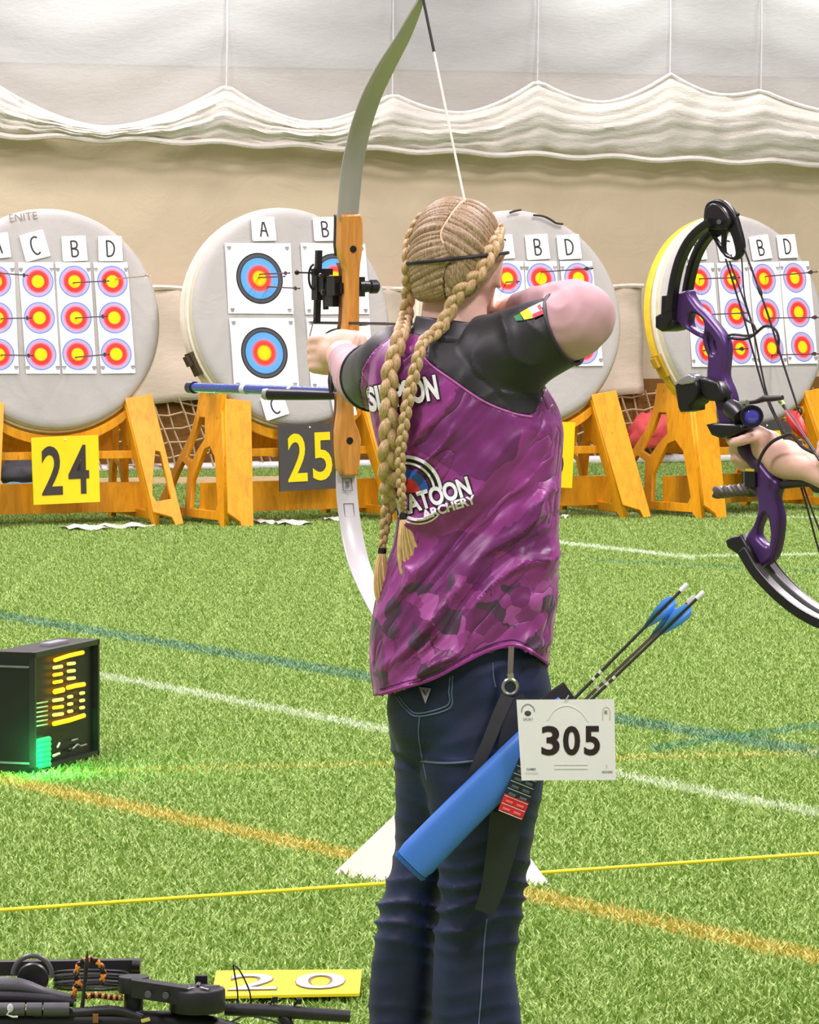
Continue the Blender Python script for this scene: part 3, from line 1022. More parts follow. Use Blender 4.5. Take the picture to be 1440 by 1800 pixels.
def bag(name, c, rx, ry, rz, material, label, cat, seed):
    m = MB(); m.ball((0, 0, 0), (rx, ry, rz), 24, 14)
    me = m.mesh(name)
    P = get_co(me)
    n = vnoise(P * 11 + seed) - .5
    P = P * (1 + 0.35 * n[:, None] + 0.5 * (vnoise(P * 34 + seed) - .5)[:, None])
    P[:, 2] = np.maximum(P[:, 2], -rz * .8)
    P += np.array(c) + np.array([0, 0, rz * .8])
    set_co(me, P)
    o = mesh_obj(name, me, material)
    return tag(o, label, cat)
c = G(45, 872); bag('gear_bag', c + Vector((0, 0.4, 0.02)), 0.22, 0.14, 0.12, mat('black_nylon', (52, 50, 52), 0.6), 'dark soft gear bag on the turf behind stand 24', 'bag', 3)
c = G(30, 880); bag('folded_jacket', c + Vector((0, 0.15, 0.02)), 0.24, 0.10, 0.05, mat('blue_grey_cloth', (104, 128, 140), 0.8), 'blue grey folded jacket on the turf behind stand 24', 'jacket', 9)
c = G(1150, 818); bag('red_bag', c + Vector((0, 0.2, 0.12)), 0.17, 0.12, 0.15, mat('red_nylon', (226, 84, 84), 0.6), 'red soft bag between the two right stands', 'bag', 5)
c = G(1192, 815); bag('orange_bag', c + Vector((0, 0.1, 0.18)), 0.13, 0.10, 0.13, mat('orange_nylon', (238, 84, 44), 0.5), 'bright orange red bag beside the red bag by the wall', 'bag', 8)
# ================================================================== THE ARCHER
BY = 7.36                                   # distance of her spine from the camera
def PX(P):                                  # world -> picture column / row (numpy)
    return 720 + F * P[:, 0] / P[:, 1], HZ + F * (H - P[:, 2]) / P[:, 1]

def body_rings(mb, rows, p=2.2, n=56, yaw=0.0):
    """rows: (py, left px, right px, half depth m, Y)"""
    rs = []
    tab = smoothpath(rows, 4 * len(rows))
    for py, l, r, b, Y in tab:
        c = W((l + r) / 2, py, Y)
        rs.append(ellipse_ring(c, (r - l) / 2 * Y / F, b, n, p, yaw))
    mb.rings(rs)

def limb_tube(mb, pts, seg=28, n=40):
    """pts: (px, py, Y, radius m)"""
    tab = smoothpath(pts, n)
    mb.tube([W(a, b, c) for a, b, c, r in tab], [r for a, b, c, r in tab], seg)

SHIRT_ROWS = [(578, 745, 850, .050, 7.37), (592, 700, 885, .072, 7.37), (612, 668, 905, .088, 7.365), (640, 652, 932, .102, 7.36), (680, 647, 960, .112, 7.36), (720, 649, 983, .116, 7.36),
              (760, 657, 991, .116, 7.36), (800, 668, 989, .114, 7.36), (850, 684, 986, .110, 7.36), (900, 697, 983, .108, 7.36), (950, 692, 983, .109, 7.36), (1000, 676, 983, .113, 7.36),
              (1050, 661, 980, .119, 7.36), (1100, 652, 973, .124, 7.36), (1150, 649, 966, .128, 7.36), (1200, 653, 963, .130, 7.36), (1262, 664, 963, .130, 7.36)]
R_SLEEVE = [(790, 625, 7.36, .050), (830, 640, 7.345, .078), (880, 632, 7.325, .080), (930, 606, 7.30, .070), (968, 590, 7.283, .064), (995, 578, 7.272, .061)]
L_SLEEVE = [(745, 625, 7.38, .045), (710, 640, 7.41, .068), (684, 652, 7.47, .064), (667, 660, 7.53, .060), (656, 664, 7.585, .057)]
BRAID_L = [(700, 600), (694, 625), (686, 650), (684, 700), (685, 750), (682, 800), (684, 850), (686, 880), (680, 903), (676, 935), (672, 966)]

archer = thing('person', 'archer seen from behind in a purple patterned shirt and dark blue jeans, drawing a bow', 'person', W(800, 2086, BY))

M_SKIN = mat('skin', (236, 194, 172), 0.5, var=0.05, vscale=30, bump=0.05)
# ---- shirt -----------------------------------------------------------------
mb = MB()
body_rings(mb, SHIRT_ROWS)
limb_tube(mb, R_SLEEVE)
limb_tube(mb, L_SLEEVE)
shirt_me = remesh(mb, 0.0045, 10)
P = get_co(shirt_me); Nn = get_no(shirt_me)
px, py = PX(P)
def tri(q, sharp=1.6):
    w = np.abs(np.sin(q))
    return 1 - w ** (1 / sharp)
# long drape folds running from the left hip up to the right armpit
q = (px * 0.72 + py * 0.66)
al = px * .66 - py * .72
warp = vnoise(np.c_[al * .006, q * .009, np.zeros_like(px)]) * 5 + vnoise(np.c_[al * .014, q * .03, px * 0 + 3]) * 1.3
amp = np.clip((py - 700) / 180, 0.15, 1) * np.clip((px - 640) / 120, 0.3, 1)
amp *= 0.35 + 0.65 * vnoise(np.c_[px * .012 + 5, py * .008, P[:, 1] * 9])
fold = tri(q * .040 + warp, 1.7) * 0.0290 + tri(q * .085 + warp * 1.9 + 1, 1.6) * 0.0075
# sleeve creases: arcs sweeping down from the neck and shoulder
rs = np.hypot(px - 1040, (py - 470) * 1.15)
inR = (px > 745) & (py < 745) & (py < 560 + (px - 740) * .95)
foldR = tri(rs * .050 + 4 * vnoise(np.c_[px * .014, py * .014, px * 0 + 7]), 2.0) * 0.0085 * np.clip((1000 - px) / 120, 0.1, 1)
micro = (vnoise(np.c_[px * .035, py * .035, P[:, 1] * 30]) - .5) * 0.006
fold = fold + tri(q * .17 + warp * 2.6 + 2, 1.5) * 0.0032
face = np.clip(np.abs(Nn[:, 1]) * 1.25, 0.12, 1)
D = np.where(inR, foldR + micro * .6, fold * amp + micro) * face
edge = np.clip((np.hypot(px - 798, py - 575) - 45) / 40, 0, 1)
P = P + Nn * (D * edge)[:, None]
# hem, raglan seams: snap vertices to the curves, then split
HEMC = [(560, 1228), (640, 1226), (672, 1222), (700, 1214), (760, 1196), (810, 1170), (850, 1150), (880, 1140), (905, 1137), (930, 1146), (960, 1166), (1000, 1180)]
px, py = PX(P)
back = P[:, 1] < BY + .02
hy = np.interp(px, [h[0] for h in HEMC], [h[1] for h in HEMC])
hy = np.where(back, hy, 1200)
near = np.abs(py - hy) < 4
P[near, 2] -= ((hy - py)[near]) * P[near, 1] / F
RAG_R = [(762, 556), (752, 600), (748, 632), (800, 672), (851, 706), (900, 726), (926, 731), (941, 725), (949, 708), (955, 686), (1020, 652), (1120, 652), (1120, 440), (880, 440)]
RAG_L = [(738, 548), (716, 574), (690, 592), (665, 612), (650, 630), (637, 651), (634, 680), (641, 717), (560, 740), (520, 600), (600, 548)]
def inpoly(x, y, poly):
    r = np.zeros(x.shape, bool)
    for (x0, y0), (x1, y1) in zip(poly, poly[1:] + poly[:1]):
        c = ((y0 > y) != (y1 > y)) & (x < (x1 - x0) * (y - y0) / (y1 - y0 + 1e-9) + x0)
        r ^= c
    return r
def snap(x, y, poly, tol):
    ox, oy = x.copy(), y.copy()
    best = np.full(x.shape, tol)
    for (x0, y0), (x1, y1) in zip(poly[:-1], poly[1:]):
        dx, dy = x1 - x0, y1 - y0
        t = np.clip(((x - x0) * dx + (y - y0) * dy) / (dx * dx + dy * dy), 0, 1)
        nx, ny = x0 + t * dx, y0 + t * dy
        d = np.hypot(x - nx, y - ny)
        m = d < best
        best[m] = d[m]; ox[m] = nx[m]; oy[m] = ny[m]
    return ox, oy
px, py = PX(P)
sx, sy = snap(px, py, RAG_R[:8], 2.6)
sx, sy = snap(sx, sy, RAG_L[:8], 2.6)
P[:, 0] = (sx - 720) * P[:, 1] / F
P[:, 2] = H - (sy - HZ) * P[:, 1] / F
set_co(shirt_me, P)
bm = bmesh.new(); bm.from_mesh(shirt_me)
px, py = PX(P)
kill, reg = [], {0: [], 1: [], 2: []}
cR = RAG_R; cL = RAG_L
cuffR, cuffRd = W(995, 578, 7.272), (W(995, 578, 7.272) - W(930, 606, 7.30)).normalized()
cuffL, cuffLd = W(656, 664, 7.585), (W(656, 664, 7.585) - W(684, 652, 7.47)).normalized()
for f in bm.faces:
    c = f.calc_center_median()
    fx, fy = 720 + F * c.x / c.y, HZ + F * (H - c.z) / c.y
    h = np.interp(fx, [a[0] for a in HEMC], [a[1] for a in HEMC]) if c.y < BY + .02 else 1200
    if fy > h or ((c - cuffR).dot(cuffRd) > -0.004) or ((c - cuffL).dot(cuffLd) > -0.004):
        kill.append(f); continue
    if inpoly(np.array([fx]), np.array([fy]), cR)[0]: f.material_index = 1
    elif inpoly(np.array([fx]), np.array([fy]), cL)[0]: f.material_index = 2
    else: f.material_index = 0
bmesh.ops.delete(bm, geom=kill, context='FACES')
full = bmesh.new(); full_me = bpy.data.meshes.new('t'); bm.to_mesh(full_me); full.from_mesh(full_me)
SHIRT_BVH = BVHTree.FromBMesh(full)
def split_mesh(bm, idx, name):
    b2 = bm.copy()
    bmesh.ops.delete(b2, geom=[f for f in b2.faces if f.material_index != idx], context='FACES')
    for f in b2.faces: f.material_index = 0; f.smooth = True
    me = bpy.data.meshes.new(name); b2.to_mesh(me); b2.free()
    return me

# purple petal print: overlapping petals, broken tiles and grey gaps
N = Nodes('purple_print')
pos = N.pos()
wn = N.noise(pos, 14, 3, 0.6)
vadd = N.n('ShaderNodeVectorMath', operation='MULTIPLY_ADD')
N.l(wn.outputs['Color'], vadd.inputs[0]); vadd.inputs[1].default_value = (.05, .05, .05); N.l(pos, vadd.inputs[2])
vo = N.n('ShaderNodeTexVoronoi'); vo.inputs['Scale'].default_value = 30; N.l(vadd.outputs[0], vo.inputs['Vector'])
s3 = N.n('ShaderNodeSeparateColor'); N.l(vo.outputs['Color'], s3.inputs[0])
ptl = N.ramp(s3.outputs[0], [(0.0, lin((120, 34, 104))), (0.25, lin((152, 56, 134))), (0.48, lin((186, 88, 168))), (0.7, lin((164, 62, 146))), (0.84, lin((72, 54, 70)))], 'CONSTANT')
ptl = N.mix(N.math('MULTIPLY', vo.outputs['Distance'], 12.0, clamp=True), ptl, N.mix(0.28, ptl, lin((92, 34, 88))))
bigv = N.n('ShaderNodeTexVoronoi'); bigv.inputs['Scale'].default_value = 9; N.l(vadd.outputs[0], bigv.inputs['Vector'])
s4 = N.n('ShaderNodeSeparateColor'); N.l(bigv.outputs['Color'], s4.inputs[0])
big = N.ramp(s4.outputs[0], [(0.0, lin((82, 14, 74))), (0.3, lin((114, 28, 102))), (0.55, lin((154, 54, 138))), (0.8, lin((96, 22, 90)))], 'CONSTANT')
big = N.mix(N.noise(pos, 20, 3).outputs[0], big, lin((134, 44, 124)))
spz = N.n('ShaderNodeSeparateXYZ'); N.l(pos, spz.inputs[0])
low = N.math('MULTIPLY', N.math('SUBTRACT', 1.12, spz.outputs[2]), 5.0, clamp=True)
low = N.math('GREATER_THAN', N.math('ADD', low, N.math('SUBTRACT', wn.outputs[0], 0.5)), 0.5)
colr = N.mix(low, big, ptl)
N.l(colr, N.b.inputs['Base Color'])
N.b.inputs['Roughness'].default_value = 0.42
N.b.inputs['Sheen Weight'].default_value = 0.15
mp = N.n('ShaderNodeMapping', vector_type='TEXTURE'); N.l(pos, mp.inputs[0])
mp.inputs['Rotation'].default_value = (0, R(42.5), 0); mp.inputs['Scale'].default_value = (1 / 15, 1 / 15, 1 / 3.5)
cr = N.noise(mp.outputs[0], 1.0, 2, 0.45, 0.3)
ridge = N.math('POWER', N.math('ABSOLUTE', N.math('SUBTRACT', cr.outputs[0], 0.5)), 0.6)
N.bump(ridge, 0.8, 0.022)
M_SHIRT = N.m
M_BLACK = mat('black_jersey', (31, 31, 33), 0.5, var=0.08, sheen=0.1)
mesh_obj('shirt', split_mesh(bm, 0, 'shirt'), M_SHIRT, archer, 'purple patterned sports shirt with white lettering')
mesh_obj('sleeve', split_mesh(bm, 1, 'sleeve'), M_BLACK, archer, 'black raglan sleeve of the drawing arm')
mesh_obj('sleeve', split_mesh(bm, 2, 'sleeve'), M_BLACK, archer, 'black raglan sleeve of the bow arm')
shirt_o = [o for o in archer.children if o.name.startswith('shirt')][0]
for o in archer.children:
    sd = o.modifiers.new('s', 'SOLIDIFY'); sd.thickness = 0.003; sd.offset = -1

def hit(px, py, lift=0.0, bvh=None):
    """nearest point of the shirt (or another surface) seen at a picture position"""
    o = Vector((0, 0, H)); d = (W(px, py, 10) - o).normalized()
    r = (bvh or SHIRT_BVH).ray_cast(o, d)
    return None if r[0] is None else r[0] - d * lift
def surf_tube(pts, r, lift, n, seg=6, bvh=None):
    m = MB(); out = []
    for q in smoothpath(pts, n):
        h = hit(q[0], q[1], lift, bvh)
        if h is not None: out.append(h)
    m.tube(out, r, seg)
    return m
hem_pts = [(668, 1220), (700, 1211), (760, 1193), (810, 1167), (850, 1147), (880, 1137), (905, 1134), (930, 1143), (957, 1161)]
surf_tube(hem_pts, 0.0035, 0.001, 90).build('hem', mat('hem_purple', (150, 52, 136), 0.45), shirt_o)
surf_tube([(x, y - 9) for x, y in hem_pts[:-1]], 0.0012, 0.0, 90).build('hem_stitch', mat('hem_stitch', (86, 24, 80), 0.6), shirt_o)
surf_tube([(752, 600), (748, 632), (800, 672), (851, 706), (900, 726), (935, 733)], 0.0022, 0.0, 70).build('raglan_seam', mat('seam_pink', (186, 92, 172), 0.5), shirt_o)
surf_tube([(690, 592), (665, 612), (650, 630), (638, 651)], 0.0022, 0.0, 40).build('raglan_seam', mat('seam_pink', (186, 92, 172), 0.5), shirt_o)

# lettering pressed onto the cloth
def press_text(txt, x0, y0, x1, y1, hpx, material, parent, lift, bold=0.0, name='lettering', xs=1.0):
    """txt along the line (x0,y0)->(x1,y1) in picture space, draped onto the shirt"""
    tm = text_mesh(txt, 1.0, 0.0, bold)
    L_ = math.hypot(x1 - x0, y1 - y0)
    fit_text(tm, L_, hpx)
    b2 = bmesh.new(); b2.from_mesh(tm)
    bmesh.ops.triangulate(b2, faces=b2.faces)
    for _ in range(3):
        lg = [e for e in b2.edges if e.calc_length() > 3.0]
        if not lg: break
        bmesh.ops.subdivide_edges(b2, edges=lg, cuts=1)
        bmesh.ops.triangulate(b2, faces=b2.faces)
    ca, sa = (x1 - x0) / L_, (y1 - y0) / L_
    cx, cy = (x0 + x1) / 2, (y0 + y1) / 2
    dead = []
    for v in b2.verts:
        X_, Y_ = v.co.x, -v.co.y
        h = hit(cx + X_ * ca - Y_ * sa, cy + X_ * sa + Y_ * ca, lift)
        if h is None: dead.append(v)
        else: v.co = h
    bmesh.ops.delete(b2, geom=dead, context='VERTS')
    b2.to_mesh(tm); b2.free()
    return mesh_obj(name, tm, material, parent)
M_WHITE = mat('white_print', (240, 238, 240), 0.5, var=0.03)
M_BLK = mat('black_print', (26, 22, 26), 0.5)
press_text('SIMPSON', 644, 703, 771, 680, 50, M_BLK, shirt_o, 0.0028, 0.09, 'name_outline')
press_text('SIMPSON', 646, 703, 769, 680, 45, M_WHITE, shirt_o, 0.0048, 0.045, 'name_lettering')
press_text('KATOON', 696, 893, 828, 853, 40, M_BLK, shirt_o, 0.0035, 0.10, 'club_outline')
press_text('KATOON', 698, 893, 826, 853, 34, M_WHITE, shirt_o, 0.0055, 0.04, 'club_lettering')
press_text('ARCHERY', 742, 906, 836, 877, 17, M_WHITE, shirt_o, 0.0055, 0.04, 'club_lettering')
def press_arc(cx, cy, r0, r1, a0, a1, material, lift, name='logo_arc', sq=1.0):
    vs, fs = [], []
    n = 20
    for i in range(n + 1):
        a = R(a0 + (a1 - a0) * i / n)
        for r in (r0, (r0 + r1) / 2, r1):
            h = hit(cx + math.cos(a) * r, cy - math.sin(a) * r * sq, lift)
            if h is None: return
            vs.append(h)
    for i in range(n):
        for j in range(2):
            k = i * 3 + j
            fs.append((k, k + 1, k + 4, k + 3))
    MB().add(vs, fs).build(name, material, shirt_o)
press_arc(712, 866, 46, 66, 5, 92, M_BLK, 0.0022, 'logo_ring', 1.0)
press_arc(712, 866, 60, 66, 5, 92, M_WHITE, 0.0042, 'logo_ring', 1.0)
press_arc(712, 866, 50, 54, 8, 92, M_WHITE, 0.0042, 'logo_ring', 1.0)
press_arc(712, 866, 26, 42, 5, 92, mat('logo_blue', (44, 92, 176), 0.5), 0.0042, 'logo_ring', 1.0)
press_arc(712, 866, 4, 26, 0, 92, mat('logo_red', (222, 48, 52), 0.5), 0.0044, 'logo_ring', 1.0)
press_arc(735, 880, 34, 40, -150, -35, M_WHITE, 0.0042, 'logo_ring', 0.9)
press_arc(735, 880, 44, 47, -140, -40, M_WHITE, 0.0042, 'logo_ring', 0.9)

# flag patches on the drawing sleeve
def press_quad(c4, material, parent, lift, name, n=6):
    rows = []
    for j in range(n + 1):
        row = []
        for i in range(n + 1):
            s, t = i / n, j / n
            x = (c4[0][0] * (1 - s) + c4[1][0] * s) * (1 - t) + (c4[3][0] * (1 - s) + c4[2][0] * s) * t
            y = (c4[0][1] * (1 - s) + c4[1][1] * s) * (1 - t) + (c4[3][1] * (1 - s) + c4[2][1] * s) * t
            h = hit(x, y, lift)
            if h is None: h = row[-1] if row else (rows[-1][i] if rows else W(x, y, BY - .1))
            row.append(h)
        rows.append(row)
    m = MB(); m.rings(rows, False, False)
    return m.build(name, material, parent)
sl = [o for o in archer.children if o.name.startswith('sleeve')][0]
M_RED = mat('flag_red', (214, 34, 52), 0.55)
press_quad([(929, 541), (957, 528), (966, 547), (938, 559)], M_WHITE, sl, 0.003, 'flag_patch')
press_quad([(936, 552), (964, 540), (966, 547), (938, 559)], M_RED, sl, 0.005, 'flag_bar')
press_quad([(944, 538), (949, 534), (953, 541), (948, 545)], M_RED, sl, 0.005, 'flag_leaf', 3)
press_quad([(914, 550), (929, 541), (937, 559), (922, 562)], mat('flag_yellow', (246, 226, 34), 0.55), sl, 0.003, 'flag_patch')
press_quad([(903, 556), (914, 551), (920, 563), (908, 564)], mat('flag_green', (52, 142, 84), 0.55), sl, 0.003, 'flag_patch')

# collar
m = MB()
cpts = []
for k in range(40):
    a = 2 * math.pi * k / 40
    c = W(797 + 62 * math.cos(a), 578 + 4 * math.sin(a) + 7 * math.cos(a), 7.375 + 0.062 * math.sin(a))
    cpts.append(c)
crs = []
for yy_, hw_, dp_ in ((563, 65, .066), (567, 67, .068), (580, 70, .073), (592, 79, .082), (602, 90, .088)):
    crs.append([W(797 + hw_ * math.cos(t), yy_ + 8 * math.cos(t), 7.375 + dp_ * math.sin(t)) for t in (2 * math.pi * k / 48 for k in range(48))])
m.rings(crs, True, False)
co_ = m.build('collar', M_BLACK, archer); co_.modifiers.new('s', 'SOLIDIFY').thickness = 0.004

# ---- pink under-sleeves -----------------------------------------------------
M_PINK = mat('pink_sleeve', (196, 154, 158), 0.7, var=0.05, sheen=0.2)
mb = MB()
limb_tube(mb, [(940, 600, 7.295, .050), (985, 580, 7.276, .0575), (1015, 566, 7.268, .0585), (1030, 558, 7.272, .052)])
limb_tube(mb, [(1030, 558, 7.272, .053), (1008, 543, 7.30, .050), (965, 542, 7.35, .042), (930, 544, 7.39, .035), (908, 546, 7.415, .030)])
mb.ball(W(1024, 557, 7.270), .0565, 20, 14)
me = remesh(mb, 0.005, 12)
P = get_co(me); Nn = get_no(me); px, py = PX(P)
rr = np.hypot(px - 975, py - 525)
P += Nn * (tri(rr * .11 + 2 * vnoise(np.c_[px * .03, py * .03, px * 0]), 1.6) * 0.0035 * np.clip((90 - rr) / 70, 0, 1))[:, None]
set_co(me, P)
for c_, d_, r_ in ((cuffR, cuffRd, .0615), (cuffL, cuffLd, .0575)):
    e1_ = d_.orthogonal().normalized(); e2_ = d_.cross(e1_)
    m = MB(); m.tube([c_ - d_ * .004 + (e1_ * math.cos(t) + e2_ * math.sin(t)) * r_ for t in (2 * math.pi * k / 40 for k in range(41))], .0032, 8, caps=False)
    m.build('cuff', M_BLACK, archer)
mesh_obj('undersleeve', me, M_PINK, archer, 'dusty pink undersleeve over the bent elbow')
mb = MB()
tab = smoothpath([(658, 664, 7.55, .050), (645, 668, 7.63, .048), (632, 663, 7.72, .044), (622, 652, 7.82, .038), (611, 638, 7.90, .033), (608, 633, 7.93, .031)], 60)
mb.tube([W(a, b, c) for a, b, c, r in tab], [r * (1 + 0.05 * math.sin(i * .75) + 0.03 * math.sin(i * 1.9)) for i, (a, b, c, r) in enumerate(tab)], 28)
mesh_obj('undersleeve', mb.mesh('undersleeve', True, 80), M_PINK, archer)
m = MB(); tab = smoothpath([(592, 650, 7.95, .004), (591, 668, 7.94, .0055), (590, 690, 7.93, .003)], 12)
m.tube([W(a, b, c) + Vector((-.008, 0, 0)) for a, b, c, r in tab], [r * 1.3 for a, b, c, r in tab], 12)
m.build('arm_guard', mat('guard_black', (26, 24, 26), 0.5), archer, label='black arm guard under the bow forearm')

# ---- jeans ---------------------------------------------------------------------
mb = MB()
body_rings(mb, [(1110, 715, 952, .100, 7.36), (1150, 700, 960, .110, 7.36), (1200, 684, 965, .118, 7.36), (1240, 678, 968, .121, 7.365), (1280, 684, 967, .118, 7.37), (1320, 700, 955, .100, 7.38), (1345, 740, 930, .07, 7.385)], 2.3)
RLEG = [(1225, 742, 966, .105, 7.35), (1280, 733, 967, .108, 7.345), (1340, 738, 961, .104, 7.34), (1400, 749, 949, .098, 7.335), (1460, 758, 938, .090, 7.335), (1520, 766, 930, .082, 7.335), (1560, 769, 924, .080, 7.335), (1600, 767, 918, .078, 7.335), (1660, 764, 912, .076, 7.335), (1720, 762, 908, .076, 7.335), (1800, 760, 916, .078, 7.335), (1900, 760, 920, .080, 7.335), (2030, 764, 914, .080, 7.335)]
LLEG = [(1225, 680, 860, .100, 7.40), (1280, 684, 840, .100, 7.41), (1340, 692, 825, .095, 7.43), (1400, 696, 812, .088, 7.44), (1460, 697, 803, .080, 7.45), (1500, 691, 797, .077, 7.45), (1540, 682, 789, .076, 7.45), (1580, 668, 782, .076, 7.45), (1640, 658, 776, .076, 7.45), (1720, 651, 770, .076, 7.45), (1800, 645, 765, .078, 7.45), (1900, 642, 764, .080, 7.45), (2000, 645, 760, .080, 7.45)]
body_rings(mb, RLEG, 2.1)
body_rings(mb, LLEG, 2.1)
jeans_me = remesh(mb, 0.0050, 8)
P = get_co(jeans_me); Nn = get_no(jeans_me); px, py = PX(P)
left = (P[:, 1] > 7.4) & (px < 772)
wz = py + 10 * np.sin(px * .03) + 22 * (vnoise(np.c_[px * .012, py * .02, P[:, 1] * 8]) - .5)
kw = np.exp(-((py - 1590) / 75) ** 2) + 0.55 * np.exp(-((py - 1332) / 32) ** 2) + 0.3 * np.exp(-((py - 1450) / 60) ** 2) + .25 * np.exp(-((py - 1790) / 60) ** 2)
kw = kw * (0.4 + 0.6 * vnoise(np.c_[px * .02, py * .015, P[:, 1] * 12]))
D = (tri(wz * .085, 1.7) - .4) * 0.0135 * kw + (vnoise(np.c_[px * .02, py * .02, P[:, 1] * 14]) - .5) * 0.008
D += (tri(wz * .05 + px * .02 + 2, 1.7) - .4) * 0.004 * np.clip((1240 - py) / 60, 0, 1)
P += Nn * D[:, None]
set_co(jeans_me, P)
bmj = bmesh.new(); bmj.from_mesh(jeans_me)
JEANS_BVH = BVHTree.FromBMesh(bmj)
N = Nodes('dark_denim')
pos = N.pos()
a = N.noise(pos, 9, 4); wv = N.n('ShaderNodeTexWave'); wv.inputs['Scale'].default_value = 420; wv.bands_direction = 'DIAGONAL'; N.l(pos, wv.inputs['Vector'])
c = N.ramp(a.outputs[0], [(0.25, lin((8, 18, 40))), (0.5, lin((14, 29, 62))), (0.8, lin((26, 46, 86)))])
N.l(N.mix(N.math('MULTIPLY', wv.outputs[0], 0.15), c, lin((38, 52, 84))), N.b.inputs['Base Color'])
N.b.inputs['Roughness'].default_value = 0.6
N.b.inputs['Sheen Weight'].default_value = 0.04
N.bump(wv.outputs[0], 0.12, 0.001)
M_DENIM = N.m
jeans = mesh_obj('jeans', jeans_me, M_DENIM, archer, 'dark blue denim jeans creased behind the knees')
M_STITCH = mat('denim_stitch', (96, 112, 140), 0.7)
for nm, pts in (('pocket_stitch', [(700, 1222), (714, 1240), (735, 1254), (786, 1240), (789, 1215), (791, 1190)]), ('pocket_stitch', [(696, 1224), (712, 1245), (735, 1259), (790, 1245), (794, 1215), (796, 1188)]),
                ('seat_seam', [(738, 1258), (736, 1290), (742, 1330), (750, 1370)]), ('side_seam', [(866, 1165), (868, 1190), (872, 1208)]), ('side_seam', [(856, 1616), (852, 1650), (849, 1700), (846, 1750), (842, 1800), (838, 1880)]),
                ('seat_crease', [(741, 1338), (770, 1341), (800, 1341), (832, 1338)])):
    r_ = 0.0013 if nm != 'seat_crease' else 0.002
    surf_tube(pts, r_, 0.0006, 60, 6, JEANS_BVH).build(nm, M_STITCH, jeans)
tp = [hit(x, y, 0.003, JEANS_BVH) for x, y in ((736, 1207), (758, 1210), (748, 1237))]
if all(tp):
    m = MB(); dv = Vector((0, -0.002, 0))
    m.add([p for p in tp] + [p + dv for p in tp], [(0, 1, 2), (5, 4, 3), (0, 3, 4, 1), (1, 4, 5, 2), (2, 5, 3, 0)])
    em = m.build('pocket_emblem', mat('silver', (206, 204, 200), 0.3, 0.8), jeans, smooth=False)
    c = sum(tp, Vector()) / 3 + dv * 1.4
    m = MB(); m.tube([c + Vector((-.004, 0, .005)), c + Vector((.001, 0, -.004)), c + Vector((.005, 0, .006))], 0.0012, 6)
    m.build('emblem_mark', M_BLK, jeans)

# shoes below the picture
for (x, Y_) in ((838, 7.335), (704, 7.45)):
    m = MB()
    c = W(x, 2086, Y_); c.z = 0
    d = Vector((0.75, 0.66, 0)).normalized(); w_ = Vector((-d.y, d.x, 0))
    rs = []
    for t, wd2, ht in ((-.09, .025, .05), (-.07, .036, .085), (-.02, .038, .10), (.05, .040, .075), (.11, .044, .055), (.16, .036, .045), (.185, .015, .03)):
        rs.append([c + d * t + w_ * math.cos(a) * wd2 + Vector((0, 0, 0.01 + max(0, (math.sin(a) * .5 + .5)) * ht)) for a in (2 * math.pi * k / 16 for k in range(16))])
    m.rings(rs)
    m.build('shoe', mat('shoe_black', (44, 44, 48), 0.6), archer)

# ---- skin: head, neck, torso, arms and hands as one surface ------------------------
HC = W(803, 462, 7.392)                     # centre of the skull
HYAW = R(-8)
HM = Matrix.Rotation(HYAW, 3, 'Z')
def hd(x, y, z): return HC + HM @ Vector((x, y, z))
mb = MB()
# skull and jaw
rs = []
for t, wx, yb, yf in ((-.118, .018, .060, .088), (-.112, .032, .040, .095), (-.095, .045, .015, .098), (-.070, .056, -.030, .097), (-.040, .064, -.065, .094), (-.010, .069, -.082, .092), (.020, .071, -.090, .090), (.050, .070, -.088, .086), (.070, .060, -.076, .072), (.085, .044, -.052, .050), (.093, .022, -.022, .022)):
    c = (yb + yf) / 2; rs.append([hd(wx * math.cos(a), c + (yf - yb) / 2 * math.sin(a), t) for a in (2 * math.pi * k / 40 for k in range(40))])
mb.rings(rs)
mb.tube([hd(0, .088, .010), hd(0, .104, -.018), hd(0, .108, -.032), hd(0, .092, -.040)], [.006, .009, .011, .008], 10)   # nose
for s in (-1, 1):
    mb.ball(hd(.010 * s, .100, -.034), .007, 8, 6)
    mb.ball(hd(.030 * s, .086, .022), (.018, .008, .006), 10, 6, HM)                                                      # brow
    mb.ball(hd(.040 * s, .070, -.030), (.016, .012, .012), 10, 6, HM)                                                     # cheek
    # ear: rim, lobe and hollow
    rim = [hd(s * (.072 + .008 * math.sin(a)), -.004 - .012 * math.cos(a) * .9, -.010 + .028 * math.sin(a - .2)) for a in (R(-80 + 25 * i) for i in range(11))]
    mb.tube(rim, .0045, 8)
    mb.ball(hd(s * .072, .000, -.010), (.006, .010, .020), 10, 8, HM)
    mb.ball(hd(s * .071, .004, -.036), (.006, .007, .008), 8, 6, HM)
for z, r_ in ((-.062, .0062), (-.071, .0068)):                                                                           # lips
    mb.tube([hd(x, .094 - abs(x) * .45, z) for x in (-.022, -.011, 0, .011, .022)], [.003, r_, r_, r_, .003], 8)
limb_tube(mb, [(800, 520, 7.39, .052), (799, 545, 7.385, .055), (797, 575, 7.378, .056), (795, 595, 7.375, .060)])
body_rings(mb, [(598, 745, 852, .05, 7.37), (615, 695, 880, .070, 7.365), (660, 665, 940, .09, 7.36), (760, 680, 960, .09, 7.36), (900, 715, 965, .09, 7.36), (1100, 690, 950, .10, 7.36), (1250, 700, 945, .10, 7.37), (1330, 740, 920, .07, 7.38)])
limb_tube(mb, [(840, 640, 7.345, .05), (900, 622, 7.315, .050), (968, 590, 7.285, .048), (1020, 562, 7.270, .045), (1005, 546, 7.30, .042), (960, 543, 7.355, .035), (912, 546, 7.41, .026), (895, 549, 7.43, .026)])
